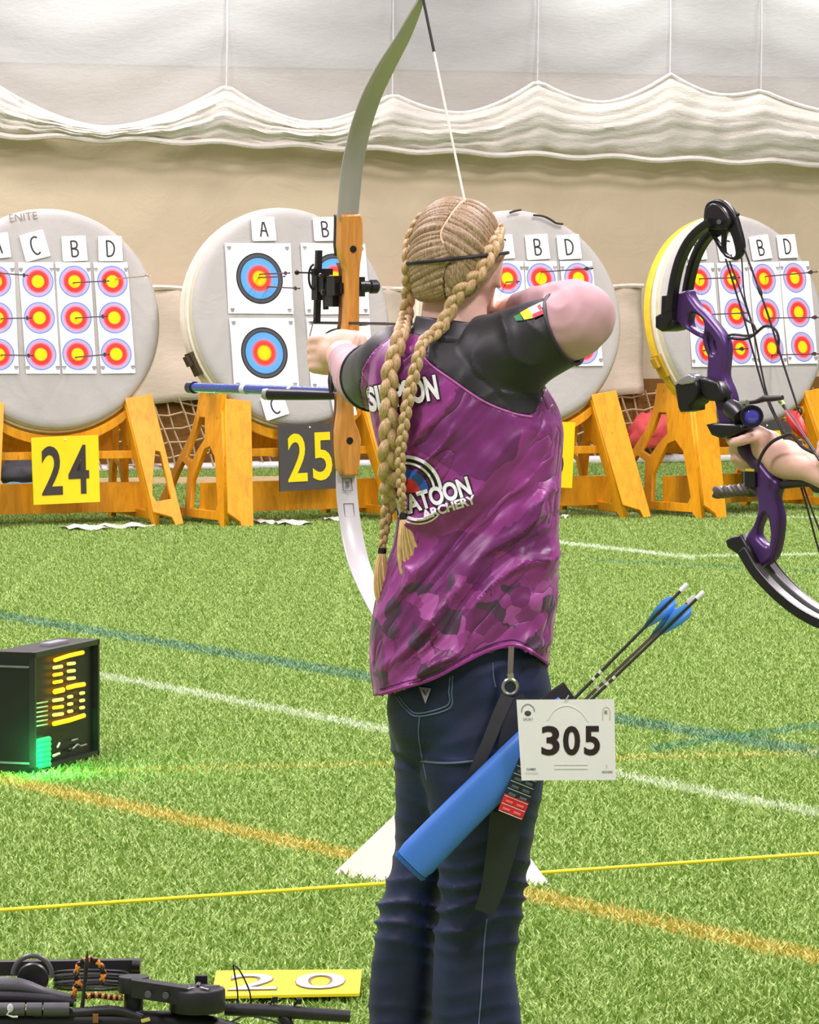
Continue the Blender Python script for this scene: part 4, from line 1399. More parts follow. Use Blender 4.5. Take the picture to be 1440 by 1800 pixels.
limb_tube(mb, [(705, 640, 7.41, .05), (682, 652, 7.48, .048), (646, 666, 7.62, .042), (626, 657, 7.77, .036), (611, 638, 7.90, .0285), (599, 624, 7.955, .029)])
for LEG in (RLEG, LLEG):
    limb_tube(mb, [((l + r) / 2, py_, Y_, min(.06, (r - l) / 2 * Y_ / F * .7)) for py_, l, r, b_, Y_ in LEG] + [((LEG[-1][1] + LEG[-1][2]) / 2, 2070, LEG[-1][4], .035)])
# drawing hand: palm, three hooked fingers on the string, folded little finger, tucked thumb
NOCK = W(862, 572, 7.45)
mb.ball(W(889, 548, 7.437), (.024, .022, .020), 14, 10)
mb.ball(W(880, 547, 7.445), (.020, .020, .019), 14, 10)
for dz, l in ((.012, 1.0), (-.008, 1.04), (-.026, .96)):
    k = W(878, 556, 7.455); k.z = NOCK.z + dz
    mb.tube(smoothpath([k + Vector((.012, 0, 0)), k + Vector((-.006, .020, 0)), Vector((NOCK.x - .002, NOCK.y + .022, NOCK.z + dz)), Vector((NOCK.x - .014, NOCK.y + .008, NOCK.z + dz - .002)), Vector((NOCK.x - .004, NOCK.y - .008, NOCK.z + dz - .003))], 14), [.0092] * 9 + [.0085, .008, .0075, .007, .006], 10)
kk = W(884, 556, 7.45)
mb.tube(smoothpath([kk + Vector((0, .010, -.030)), kk + Vector((-.012, .018, -.040)), kk + Vector((-.006, .004, -.046))], 10), .0075, 10)
mb.tube(smoothpath([kk + Vector((.004, -.006, .0)), kk + Vector((-.012, -.016, -.010)), kk + Vector((-.026, -.006, -.020))], 10), [.010] * 5 + [.0095, .009, .009, .008, .006], 10)
# bow hand: palm heel behind the grip, knuckles on the left, fingers curling round the front, thumb on the right
BH = W(604, 613, 7.985)
sd_ = Vector((-math.sin(R(22.5)), math.cos(R(22.5)), 0)); sr_ = Vector((math.cos(R(22.5)), math.sin(R(22.5)), 0))
def bh(r, u, z): return BH + sr_ * r + sd_ * u + Vector((0, 0, z))
mb.ball(bh(-.002, .0, .002), (.042, .028, .034), 18, 12)
mb.ball(bh(.022, .004, .012), (.026, .024, .022), 14, 10)
mb.ball(bh(-.026, .006, -.008), (.022, .024, .026), 14, 10)
for i, (dz, l) in enumerate(((.018, .94), (.001, 1.0), (-.016, .95), (-.031, .80))):
    pts = [bh(-.030, .010, dz), bh(-.044, .032, dz - .002), bh(-.036, .064 * l, dz - .006), bh(-.010, .074 * l, dz - .010), bh(.008, .062 * l, dz - .010)]
    mb.tube(smoothpath(pts, 16), [.0102] * 8 + [.0095] * 4 + [.009, .0085, .008, .0065], 10)
mb.tube(smoothpath([bh(.024, .006, .012), bh(.038, .030, .012), bh(.034, .058, .006), bh(.016, .074, .002)], 14), [.0125] * 5 + [.011] * 5 + [.010, .0095, .009, .007], 10)
skin_me = remesh(mb, 0.0038, 5)
mesh_obj('body', skin_me, M_SKIN, archer)
for s in (-1, 1):
    m = MB(); m.ball(hd(.030 * s, .0825, .006), .0105, 12, 8)
    m.build('eye', mat('eye_white', (236, 232, 228), 0.2), archer)
    m = MB(); m.ball(hd(.030 * s, .0905, .006), (.0048, .0030, .0048), 10, 6, HM)
    m.build('iris', mat('iris_blue', (70, 92, 120), 0.2), archer)

# ---- hair ---------------------------------------------------------------------------
def hair_mat(name, a, b, c, sc=(60, 60, 9)):
    N = Nodes(name)
    v = N.mapping(N.pos(), sc)
    n1 = N.noise(v, 9, 4, 0.6, 0.4)
    N.l(N.ramp(n1.outputs[0], [(0.25, lin(a)), (0.5, lin(b)), (0.75, lin(c))]), N.b.inputs['Base Color'])
    N.b.inputs['Roughness'].default_value = 0.42
    N.bump(n1.outputs[0], 0.35, 0.003)
    return N.m
M_HAIR = hair_mat('blonde_hair', (104, 82, 58), (156, 130, 96), (206, 182, 148))
M_BRAID = hair_mat('blonde_braid', (146, 114, 72), (200, 168, 120), (236, 212, 168))
EA, EB, EC = .0790, .0985, .1075
def on_head(px_, py_, k=1.0):
    """point of the hair ellipsoid under a picture position (camera side)"""
    o = Vector((0, 0, H)); d = (W(px_, py_, 10) - o).normalized()
    Ri = HM.transposed(); oc = Ri @ (o - HC); dc = Ri @ d
    S = Vector((1 / (EA * k), 1 / (EB * k), 1 / (EC * k)))
    a_ = Vector([oc[i] * S[i] for i in range(3)]); b_ = Vector([dc[i] * S[i] for i in range(3)])
    A_, B_, C_ = b_.dot(b_), 2 * a_.dot(b_), a_.dot(a_) - 1
    disc = B_ * B_ - 4 * A_ * C_
    if disc < 0:
        t = -B_ / (2 * A_)
        q = a_ + b_ * t; q.normalize()
    else:
        t = (-B_ - math.sqrt(disc)) / (2 * A_)
        q = a_ + b_ * t
    return HC + HM @ Vector((q.x * EA * k, q.y * EB * k, q.z * EC * k))
def to_ell(p, k):
    q = HM.transposed() @ (p - HC)
    q = Vector((q.x / EA, q.y / EB, q.z / EC)).normalized()
    return HC + HM @ Vector((q.x * EA * k, q.y * EB * k, q.z * EC * k))
hair = MB()
# cap under the locks
rows = []
for i in range(26):
    th = R(4 + 118 * i / 25)
    row = []
    for k in range(48):
        ph = 2 * math.pi * k / 48
        q = Vector((math.sin(th) * math.cos(ph), math.sin(th) * math.sin(ph), math.cos(th)))
        lim = float(np.interp(math.sin(ph), [-1, -.85, -.55, 0, .5, 1], [122, 118, 98, 80, 68, 60]))
        t2 = R(4 + lim * i / 25)
        q = Vector((math.sin(t2) * math.cos(ph), math.sin(t2) * math.sin(ph), math.cos(t2)))
        row.append(HC + HM @ Vector((q.x * EA * .975, q.y * EB * .975, q.z * EC * .975)))
    rows.append(row)
hair.rings(rows)
PART = [(822, 349), (806, 362), (790, 384), (776, 410), (782, 432), (797, 448), (786, 470), (782, 495), (785, 522)]
BR_R = [(880, 392), (878, 404), (870, 420), (861, 441), (852, 462), (840, 482), (822, 500), (806, 512), (799, 524)]
BR_L = [(742, 362), (732, 378), (724, 398), (720, 422), (718, 448), (719, 470), (722, 488), (724, 504), (722, 520)]
pp, br, bl = smoothpath(PART, 60), smoothpath(BR_R, 60), smoothpath(BR_L, 60)
for side, bb in ((1, br), (-1, bl)):
    for i in range(60):
        a_ = on_head(pp[i][0] + side * 2.5, pp[i][1] + random.uniform(-2, 2), 1.0)
        ib = min(59, i + 7)
        b_ = on_head(bb[ib][0], bb[ib][1] + random.uniform(-3, 3), 1.0)
        kk_ = random.uniform(-.012, .010); rk_ = random.uniform(.55, 1.15)
        jit = random.uniform(-.4, .4)
        pts, rad = [], []
        bow = -0.010 * (1 - i / 60) + 0.004
        for k in range(13):
            t = k / 12
            q = a_.lerp(b_, t) + Vector((0, 0, bow * math.sin(math.pi * t)))
            pts.append(to_ell(q, 0.985 + kk_ * math.sin(math.pi * t) + 0.010 * math.sin(math.pi * t) + 0.004 * math.sin(i * 2.1 + t * 4)))
            rad.append((0.0036 + 0.0052 * math.sin(math.pi * (0.08 + .9 * t))) * rk_)
        hair.tube(pts, rad, 9)
# front hair swept back from the brow to the braids (away from the camera)
for side in (1, -1):
    for i in range(26):
        t0 = i / 25
        ph0 = R(90 - side * (8 + 50 * t0)); th0 = R(38 + 12 * t0)
        ph1 = R(90 - side * (85 + 25 * t0)); th1 = R(55 + 28 * t0)
        pts = []
        for k in range(9):
            t = k / 8
            ph, th = ph0 + (ph1 - ph0) * t, th0 + (th1 - th0) * t
            pts.append(HC + HM @ Vector((math.sin(th) * math.cos(ph) * EA * 1.005, math.sin(th) * math.sin(ph) * EB * 1.005, math.cos(th) * EC * 1.005)))
        hair.tube(pts, [.004, .006, .0065, .0065, .0065, .0065, .006, .005, .004], 6)
hair.build('hair', M_HAIR, archer, angle=70, label='blonde hair parted at the back and drawn into two braids')
m = MB(); m.tube([on_head(q[0], q[1], 1.008) for q in smoothpath(PART[:6], 30)], [0.0026] * 30, 6)
m.build('parting', mat('scalp', (226, 190, 160), 0.6), archer)

def braid(path, width, cycle, name, label, camdir=Vector((0, -1, 0)), r_k=0.50, swell=0.22):
    """three plaited strands along a path; width is the full width in metres at each point"""
    path = [Vector(p) for p in path]
    n = len(path)
    acc = [0]
    for a_, b_ in zip(path, path[1:]): acc.append(acc[-1] + (b_ - a_).length)
    root = MB()
    wavg = sum(width) / len(width)
    phase = [0]
    for i in range(1, n): phase.append(phase[-1] + 2 * math.pi * (acc[i] - acc[i - 1]) / (cycle * width[i] / wavg))
    for k in range(3):
        pts, rad = [], []
        for i in range(n):
            T = (path[min(n - 1, i + 1)] - path[max(0, i - 1)]).normalized()
            lat = T.cross(camdir).normalized()
            dep = lat.cross(T).normalized()
            if dep.dot(camdir) < 0: dep = -dep
            f = phase[i] + 2 * math.pi * k / 3
            A_ = width[i] * 0.31; B_ = width[i] * 0.15
            pts.append(path[i] + lat * A_ * math.sin(f) + dep * B_ * math.sin(2 * f))
            rad.append(width[i] * (r_k * 0.5) * (1 + swell * math.sin(2 * f)))
        root.tube(pts, rad, 9)
    return root
def drape(tab, n, rr, near=None):
    """picture path -> points lying on the shirt towards the camera"""
    out = []
    s = smoothpath(tab, n)
    hs = [hit(q[0], q[1], 0.0) for q in s]
    ys = [h.y if h is not None else None for h in hs]
    known = [(i, y) for i, y in enumerate(ys) if y is not None]
    yy = np.interp(range(n), [k for k, _ in known], [y for _, y in known])
    # never sink into the cloth: running minimum then smooth
    ker = 9
    yy = np.array([yy[max(0, i - ker):i + ker + 1].min() for i in range(n)])
    for _ in range(12): yy = np.convolve(np.pad(yy, 1, 'edge'), [.25, .5, .25], 'valid')
    return [W(q[0], q[1], yy[i] - rr) for i, q in enumerate(s)], s
M_TIE = mat('hair_tie', (24, 22, 24), 0.5)
def pxw(w): return w * BY / F
# left braid
body_path, s_ = drape([(716, 545), (710, 570), (703, 592)] + BRAID_L[1:], 150, 0.012)
tail_start = body_path[-1]
head_part = [on_head(q[0], q[1], 1.05) for q in smoothpath([(736, 366), (726, 388), (721, 410), (718, 440), (718, 470), (719, 495)], 46)]
bridge = [head_part[-1].lerp(body_path[0], t) for t in (0.2, 0.4, 0.6, 0.8)]
full = head_part + bridge + body_path
for _ in range(6):
    full = [full[0]] + [(full[i - 1] + full[i] * 2 + full[i + 1]) / 4 for i in range(1, len(full) - 1)] + [full[-1]]
nw = len(full)
wl = [pxw(float(np.interp(i / (nw - 1), [0, .12, .25, .35, .5, .62, .75, .82, .9, 1], [12, 20, 24, 26, 28, 34, 34, 28, 19, 12]))) for i in range(nw)]
bo = braid(full, wl, 0.078, 'braid', '').build('braid', M_BRAID, archer, label='longer left braid hanging down the back')
m = MB(); c0, c1 = W(673, 963, tail_start.y), W(671, 975, tail_start.y); m.tube([c0, c0.lerp(c1, .5), c1], [.0065, .0075, .0065], 12)
m.build('hair_tie', M_TIE, bo)
def tail(c, pts, n, spread, name, parent):
    m = MB()
    for i in range(n):
        a_ = (i / (n - 1) - .5) * 2
        jz = random.uniform(-1, 1)
        tab = []
        for k, (x, y, wd3) in enumerate(pts):
            tab.append(W(x + a_ * wd3 + random.uniform(-1.2, 1.2), y + random.uniform(-4, 4) * (k == len(pts) - 1) * 4, c + jz * .006 * (k > 0) - 0.004))
        m.tube(smoothpath(tab, 12), [.0022, .003, .0034, .0036, .0036, .0035, .0033, .003, .0026, .002, .0014, .0006], 5)
    m.build(name, M_TAIL, parent)
M_TAIL = hair_mat('blonde_tail', (196, 156, 96), (226, 192, 132), (244, 222, 172))
tail(tail_start.y - .004, [(671, 974, 4), (670, 1005, 9), (674, 1040, 13), (678, 1078, 10)], 30, 1, 'braid_tail', bo)
# right braid
body_path, s_ = drape([(772, 580), (757, 591), (742, 604), (730, 650), (718, 700), (710, 750), (704, 800), (705, 850), (708, 885), (710, 902)], 130, 0.015)
head_part = [on_head(q[0], q[1], 1.05) for q in smoothpath([(884, 388), (880, 405), (870, 424), (861, 445), (850, 467), (836, 487), (816, 505), (800, 522)], 44)]
bridge = [W(797, 536, head_part[-1].y - .003), W(790, 552, head_part[-1].y - .002), W(782, 568, head_part[-1].y - .006)]
full = head_part + bridge + body_path
for _ in range(6):
    full = [full[0]] + [(full[i - 1] + full[i] * 2 + full[i + 1]) / 4 for i in range(1, len(full) - 1)] + [full[-1]]
nw = len(full)
wl = [pxw(float(np.interp(i / (nw - 1), [0, .1, .25, .4, .55, .8, 1], [14, 28, 26, 19, 21, 18, 10]))) for i in range(nw)]
bo = braid(full, wl, 0.060, 'braid', '').build('braid', M_BRAID, archer, label='right braid crossing from the ear to the middle of the back')
ty = body_path[-1].y
m = MB(); c0, c1 = W(710, 902, ty), W(710, 915, ty); m.tube([c0, c0.lerp(c1, .5), c1], [.0065, .0078, .0065], 12)
m.build('hair_tie', M_TIE, bo)
tail(ty - .004, [(710, 914, 4), (716, 945, 13), (722, 980, 20), (728, 1022, 20)], 40, 1, 'braid_tail', bo)
# elastic band across the back of the head
m = MB(); pts = []
for k in range(60):
    a_ = 2 * math.pi * k / 60
    z = .006 + .0
    q = Vector((math.cos(a_), math.sin(a_), 0))
    p = Vector((q.x * EA * 1.085, q.y * EB * 1.085, .008 + q.x * .009 + q.y * .002))
    pts.append(HC + HM @ p)
m.tube(pts + pts[:1], 0.0032, 8, caps=False)
m.build('elastic_band', M_TIE, archer, label='thin black elastic band round the head')
# ================================================================== RECURVE BOW
AD = R(22.5)
SD = Vector((-math.sin(AD), math.cos(AD), 0)); SR = Vector((math.cos(AD), math.sin(AD), 0)); UP = Vector((0, 0, 1))
def BP(px_, py_, off=0.0):
    """point of the bow's vertical plane seen at a picture position"""
    k = (px_ - 720) / F
    n0 = NOCK + SR * off
    t = (n0.x - k * n0.y) / (math.sin(AD) + k * math.cos(AD))
    p = n0 + SD * t
    return W(px_, py_, p.y)
RC = BP(609, 600)                         # riser reference point
def RP(px_, py_):
    """riser face plane (faces the archer): picture -> (side, height) metres"""
    o = Vector((0, 0, H)); d = W(px_, py_, 10) - o
    p = o + d * ((RC - o).dot(SD) / d.dot(SD))
    return ((p - RC).dot(SR), p.z - RC.z)
bow = thing('recurve_bow', 'wooden recurve bow with white limbs held drawn by the archer', 'bow', BP(607, 836))
N = Nodes('bow_wood')
v = N.mapping(N.pos(), (14, 14, 1.2)); a = N.noise(v, 7, 4, .6, .6)
N.l(N.ramp(a.outputs[0], [(0.25, lin((184, 120, 44))), (0.55, lin((220, 154, 66))), (0.8, lin((236, 180, 96)))]), N.b.inputs['Base Color'])
N.b.inputs['Roughness'].default_value = 0.3; N.b.inputs['Coat Weight'].default_value = 0.3
M_BOWW = N.m
M_BOWD = mat('bow_wood_dark', (112, 62, 36), 0.35, var=0.15, stretch=(10, 10, 1))
def riser_piece(rows, t, bev=0.004):
    l = [RP(a, y) for y, a, b in rows]; r_ = [RP(b, y) for y, a, b in rows]
    me = plate([l + r_[::-1]], t, bev)
    me.transform(frame(RC, SR, UP, -SD))
    return me
UPR = [(377, 596, 629), (384, 596, 632), (395, 596, 633), (430, 595, 633), (450, 597, 631), (462, 601, 629), (475, 606, 628), (490, 606, 627), (520, 606, 627), (550, 606, 627), (566, 605, 627), (578, 603, 627), (592, 600, 626), (620, 600, 622), (660, 598, 620), (690, 596, 618), (712, 596, 617), (728, 595, 618), (742, 593, 620), (757, 591, 626), (772, 591, 630), (800, 592, 629), (822, 594, 627), (836, 596, 625)]
mesh_obj('riser', riser_piece(UPR, 0.034), M_BOWW, bow)
# darker lamination on the far side of the riser, and the thick sight window cheek
me = riser_piece([(y, a + 2, b - 2) for y, a, b in UPR if y > 455 and y < 592], 0.022, 0.002); me.transform(Matrix.Translation(SD * 0.027)); mesh_obj('window_lamination', me, M_BOWD, bow)
me = riser_piece([(y, a + 1, b - 1) for y, a, b in UPR if y <= 457], 0.016, 0.003); me.transform(Matrix.Translation(SD * 0.024)); mesh_obj('limb_pocket', mat('pocket_black', (34, 28, 26), 0.4), bow) if False else mesh_obj('upper_lamination', me, mat('lam_black', (40, 32, 30), 0.4), bow)
me = riser_piece([(y, a + 1, b - 1) for y, a, b in UPR if y >= 690], 0.014, 0.003); me.transform(Matrix.Translation(SD * 0.023)); mesh_obj('lower_lamination', me, M_BOWD, bow)
gr = MB(); gr.tube(smoothpath([RC + UP * RP(612, y)[1] - SD * o_ for y, o_ in ((585, .012), (600, .020), (625, .022), (650, .018), (680, .010))], 14), [.012, .016, .017, .016, .012], 14) if False else None
gr = MB(); pts = smoothpath([RC + UP * RP(612, y)[1] - SD * o_ for y, o_ in ((582, .006), (600, .010), (625, .012), (650, .010), (685, .004))], 15)
gr.tube([Vector(p) for p in pts], [.010 + .006 * math.sin(math.pi * i / 14) for i in range(15)], 14)
gr.build('grip', M_BOWD, bow)
for (x, y) in ((615, 438), (609, 774)):
    a_, b_ = RP(x, y)
    c = RC + SR * a_ + UP * b_ - SD * 0.0172
    m = MB(); m.lathe([(.0005, 0.001), (.0062, .001), (.0066, 0.0), (.0062, -.004)], c, -SD, 18)
    m.build('limb_bolt', mat('bolt_black', (22, 18, 18), 0.4), bow)
M_LIMB = mat('limb_white', (200, 200, 198), 0.28, var=0.03, vscale=6, coat=0.3)
def limb(tab, th):
    s = smoothpath(tab, 44)
    C = [BP(a_, b_) for a_, b_, w in s]
    m = MB(); rs = []
    for i, c in enumerate(C):
        T = (C[min(43, i + 1)] - C[max(0, i - 1)]).normalized()
        n = T.cross(SR).normalized()
        w = s[i][2] / 2 * c.y / F / math.cos(AD)
        rs.append([c + SR * w * x + n * th * y for x, y in ((-1, -.5), (-.9, -1), (.9, -1), (1, -.5), (1, .5), (.9, 1), (-.9, 1), (-1, .5))])
    m.rings(rs)
    return m, C
UL = [(611, 384, 36), (615, 335, 37), (620, 290, 37), (628, 250, 36), (637, 215, 36), (655, 165, 35), (680, 115, 33), (706, 70, 27), (726, 30, 20), (737, 6, 13), (742, -8, 9)]
LL = [(608, 828, 34), (610, 870, 36), (615, 915, 36), (622, 955, 37), (634, 1000, 37), (655, 1048, 36), (680, 1098, 33), (704, 1140, 27), (721, 1178, 19), (733, 1208, 12), (739, 1224, 9)]
m, CU = limb(UL, 0.0032); m.build('upper_limb', mat('limb_white_shaded', (170, 170, 164), 0.28, var=0.03, vscale=6, coat=0.3), bow, angle=50)  # white limb like the lower one, greyed to carry its downward-facing shade
m, CL = limb(LL, 0.0032); lo = m.build('lower_limb', M_LIMB, bow, angle=50)
# printed boxes on the lower limb
def limb_mark(x, y, w, h, txt=None):
    c = BP(x, y) - SD * 0.0042
    dn = (BP(x + 3, y + 30) - BP(x, y)).normalized(); ex = SR
    n = dn.cross(ex).normalized(); n = n if n.y < 0 else -n
    k = c.y / F
    m = MB(); q = [c + ex * sx * w / 2 * k - dn * sy * h / 2 * k + n * .0012 for sx, sy in ((-1, -1), (1, -1), (1, 1), (-1, 1))]
    m.tube(q + q[:1], 0.0008, 5)
    m.build('limb_mark', mat('mark_grey', (96, 94, 96), 0.5), lo)
    if txt:
        tm = fit_text(text_mesh(txt, 1, 0.0, 0.02), w * .35 * k, h * .45 * k); tm.transform(frame(c + n * .0016, ex, -dn, n)); mesh_obj('limb_mark', tm, mat('mark_grey', (96, 94, 96), 0.5), lo)
limb_mark(609, 852, 17, 22, '1'); limb_mark(612, 897, 18, 24)
m = MB(); tip, tip2 = CU[-2], CL[-2]
def seg(a_, b_, n): return [a_.lerp(b_, i / (n - 1)) for i in range(n)]
M_STR = mat('string_white', (232, 228, 214), 0.6)
up_ = [tip - SD * .006] + seg(tip - SD * .006, NOCK, 30)[1:]
dn_ = seg(NOCK, tip2 - SD * .006, 30)
m.tube(up_ + dn_[1:], 0.0022, 8)
m.build('bowstring', M_STR, bow)
m = MB(); m.tube(up_[:6], 0.0027, 8); m.build('serving', mat('serving_black', (30, 28, 30), 0.6), bow)
m = MB(); m.tube(dn_[-6:], 0.0027, 8); m.build('serving', mat('serving_black', (30, 28, 30), 0.6), bow)
m = MB(); m.tube(up_[-5:] + dn_[1:5], 0.0028, 8); m.build('serving', mat('serving_black', (30, 28, 30), 0.6), bow)
# sight on a carriage in front of the riser
M_SB = mat('sight_black', (26, 25, 27), 0.4, var=0.1)
si = MB()
def fwd(px_, py_, u):                      # point u metres ahead of the riser plane, on the sight line
    o = Vector((0, 0, H)); d = W(px_, py_, 10) - o
    c = RC + SD * u
    return o + d * ((c - o).dot(SD) / d.dot(SD))
A_, B_ = fwd(560.5, 440, .13), fwd(557, 568, .13)
si.box((A_ + B_) / 2, SR * .005, SD * .006, (A_ - B_) / 2)
sight = si.build('sight_bar', M_SB, bow)
m = MB(); m.box(fwd(563, 503, .12), SR * .012, SD * .014, UP * .026); m.box(fwd(572, 500, .10), SR * .012, SD * .02, UP * .014); m.box(fwd(566, 478, .12), SR * .018, SD * .010, UP * .006)
m.build('sight_carriage', M_SB, bow, smooth=False)
m = MB(); m.box((fwd(574, 505, .10) + fwd(598, 508, .02)) / 2, SD * .055, SR * .006, UP * .010); m.box(fwd(590, 502, .04), SR * .010, SD * .02, UP * .018); m.box(fwd(583, 520, .06), SR * .006, SD * .02, UP * .020)
m.build('sight_arm', M_SB, bow, smooth=False)
m = MB(); m.tube([fwd(555, 480, .13), fwd(524, 479, .13)], .0016, 8); m.ball(fwd(522, 479, .13), .0046, 10, 8)
m.build('sight_pin', M_SB, bow)
m = MB(); m.tube([fwd(552 + 9 * math.cos(t), 487 + 22 * math.sin(t), .125) for t in (R(90 + 15 * i) for i in range(13))], .0022, 8)
m.build('sight_ring', M_SB, bow)
for x, y, r_ in ((576, 501, .0055), (588, 507, .005), (571, 514, .0065), (565, 484, .004)):
    m = MB(); m.lathe([(.0005, .004), (r_, .004), (r_, -.006), (.0005, -.006)], fwd(x, y, .08), -SD, 14)
    m.build('sight_knob', mat('knob_grey', (84, 82, 84), 0.3, 0.5), bow)
m = MB(); m.tube([fwd(572, 516, .09), fwd(573, 544, .09)], .0055, 10); m.build('sight_lever', M_SB, bow)
# mounting knob on the right cheek
c = fwd(628, 504, .0)
m = MB(); m.box(c + SR * .004, SR * .006, SD * .014, UP * .018); m.build('mount_block', M_SB, bow, smooth=False)
m = MB(); m.lathe([(.0005, 0), (.017, 0), (.0175, .008), (.011, .012), (.010, .022), (.0128, .024), (.0128, .036), (.009, .040), (.0005, .040)], c + SR * .002, SR, 20)
m.build('mount_knob', mat('knob_black', (34, 33, 36), 0.28), bow)
# rest and clicker
m = MB(); m.tube([fwd(627, 571, -.004), fwd(640, 569, -.012), fwd(651, 569, -.016)], [.004, .0055, .003], 8, .7)
m.build('arrow_rest', mat('rest_grey', (74, 62, 66), 0.4), bow)
m = MB(); m.tube(smoothpath([fwd(563, 520, .12), fwd(556, 545, .13), fwd(548, 577, .13), fwd(543, 600, .13), fwd(542, 640, .13)], 16), .0011, 6)
m.build('finger_cord', mat('cord_grey', (110, 104, 104), 0.6), bow)
# long rod
rod0, rod1 = RC + UP * RP(605, 690)[1] + SD * .02, None
tipr = BP(334, 681)
m = MB(); m.tube([rod0.lerp(tipr, t) for t in (0.0, .2, .4, .6, .8, 1.0)], [.0085, .0088, .009, .0092, .0094, .0095], 16)
m.build('stabilizer_rod', mat('rod_blue', (44, 74, 160), 0.22, var=0.2, vscale=9, coat=0.5), bow, label='glossy blue stabiliser rod')
for t0, t1, r_, nm in ((-.02, .03, .012, 'rod_bushing'), (.965, 1.0, .0122, 'end_weight')):
    m = MB(); m.tube([rod0.lerp(tipr, t0), rod0.lerp(tipr, t1)], r_, 16); m.build(nm, mat('rod_black', (30, 30, 32), 0.3), bow)
for t0, t1 in ((.60, .63), (.30, .32)):
    m = MB(); m.tube([rod0.lerp(tipr, t0), rod0.lerp(tipr, t1)], .0099, 16); m.build('rod_label', mat('rod_white', (214, 220, 230), 0.3), bow)
q0, q1 = rod0 + Vector((0, 0, -.006)), fwd(474, 693, .18)
m = MB(); m.tube([q0, q0.lerp(q1, .5), q1], [.008, .010, .011], 14); m.build('short_rod', mat('rod_black', (30, 30, 32), 0.3), bow)
m = MB(); m.tube([q1, q1 + (q1 - q0).normalized() * .012], [.0115, .0105], 14); m.build('rod_cap', mat('cap_grey', (176, 174, 170), 0.3, 0.4), bow)
# arrow on the string
tipa = BP(553, 567)
arr = thing('arrow', 'black arrow drawn on the string of the wooden recurve bow', 'arrow', tipa)
m = MB(); m.tube([NOCK, tipa], .0029, 10); m.build('shaft', M_SHAFT, arr)
ad = (tipa - NOCK).normalized()
m = MB(); m.tube([tipa, tipa + ad * .012, tipa + ad * .022], [.0031, .003, .0006], 10); m.build('point', mat('steel', (120, 120, 124), 0.3, 0.9), arr)
m = MB(); m.tube([NOCK - ad * .004, NOCK + ad * .012], .0034, 10); m.build('nock', mat('nock_white', (236, 236, 236), 0.4), arr)
for k in range(3):
    a_ = 2 * math.pi * k / 3
    e = ad.orthogonal().normalized(); e = Quaternion(ad, a_) @ e
    m = MB(); s0 = NOCK + ad * .03
    m.add([s0 + e * .003, s0 + e * .013 + ad * .012, s0 + e * .010 + ad * .030, s0 + e * .003 + ad * .060], [(0, 1, 2, 3)])
    o = m.build('vane', mat('vane_blue', (40, 108, 214), 0.5), arr); o.modifiers.new('s', 'SOLIDIFY').thickness = .0008

# ================================================================== COMPOUND BOW AND ITS ARCHER
A2 = R(45)
D2 = Vector((-math.sin(A2), math.cos(A2), 0)); N2 = Vector((math.cos(A2), math.sin(A2), 0))
C2 = W(1305, 770, 8.0)
def QP(px_, py_, off=0.0):
    k = (px_ - 720) / F
    c = C2 + N2 * off
    t = (c.x - k * c.y) / (math.sin(A2) + k * math.cos(A2))
    p = c + D2 * t
    return W(px_, py_, p.y)
def q2(px_, py_):
    p = QP(px_, py_)
    return ((p - C2).dot(D2), p.z - C2.z)
def cplate(loops, t, bev=0.002, off=0.0):
    me = plate([[q2(*p) for p in lp] for lp in loops], t, bev)
    me.transform(frame(C2 + N2 * off, D2, UP, -N2 if D2.cross(UP).dot(N2) < 0 else N2))
    return me
def closed(pts, n):
    """smooth closed loop through points"""
    k = len(pts)
    s = smoothpath(pts[-2:] + pts + pts[:2], 1 + (k + 3) * n)
    return [tuple(q) for q in s[2 * n: (k + 2) * n]]
cb = thing('compound_bow', 'purple and black compound bow held at the right edge', 'bow', QP(1335, 1000))
M_PUR = mat('purple_anodised', (84, 54, 112), 0.35, 0.3, var=0.15, vscale=14)
M_CBK = mat('bow_black', (24, 24, 24), 0.35, var=0.1)
M_CGR = mat('bow_grey', (96, 96, 96), 0.3, var=0.1)
RIS = [(1178, 526), (1194, 517), (1215, 510), (1219, 519), (1232, 538), (1251, 557), (1275, 587), (1283, 609), (1282, 632), (1280, 661), (1289, 684), (1294, 704), (1292, 724), (1300, 750), (1316, 772), (1328, 795), (1345, 815), (1361, 835), (1374, 846), (1375, 858), (1370, 876), (1377, 907), (1375, 943), (1366, 979), (1351, 993), (1338, 996), (1329, 981), (1318, 962), (1315, 950), (1322, 936), (1334, 916), (1339, 890), (1336, 871), (1329, 847), (1333, 828), (1318, 800), (1298, 778), (1278, 760), (1268, 735), (1264, 709), (1252, 682), (1249, 658), (1251, 623), (1244, 599), (1213, 580), (1194, 567), (1180, 568)]
H1 = [(1217, 557), (1225, 550), (1242, 563), (1244, 580), (1239, 587), (1218, 573)]
H2 = [(1251, 585), (1263, 602), (1265, 618), (1258, 623), (1249, 602)]
H3 = [(1341, 919), (1353, 902), (1361, 931), (1358, 959), (1344, 950), (1337, 938)]
H4 = [(1189, 536), (1194, 533), (1193, 552), (1188, 556)]
mesh_obj('riser', cplate([closed(RIS, 3), closed(H1, 4), closed(H2, 4), closed(H3, 4), H4], 0.026, 0.006), M_PUR, cb, 'purple cut-out riser')
m = MB(); pts = smoothpath([QP(1298, 770), QP(1322, 800), QP(1346, 832)], 12); m.tube(pts, [.013, .015, .016, .017, .017, .017, .016, .016, .015, .015, .014, .012], 14)
m.build('grip', mat('grip_dark', (58, 38, 78), 0.5), cb)
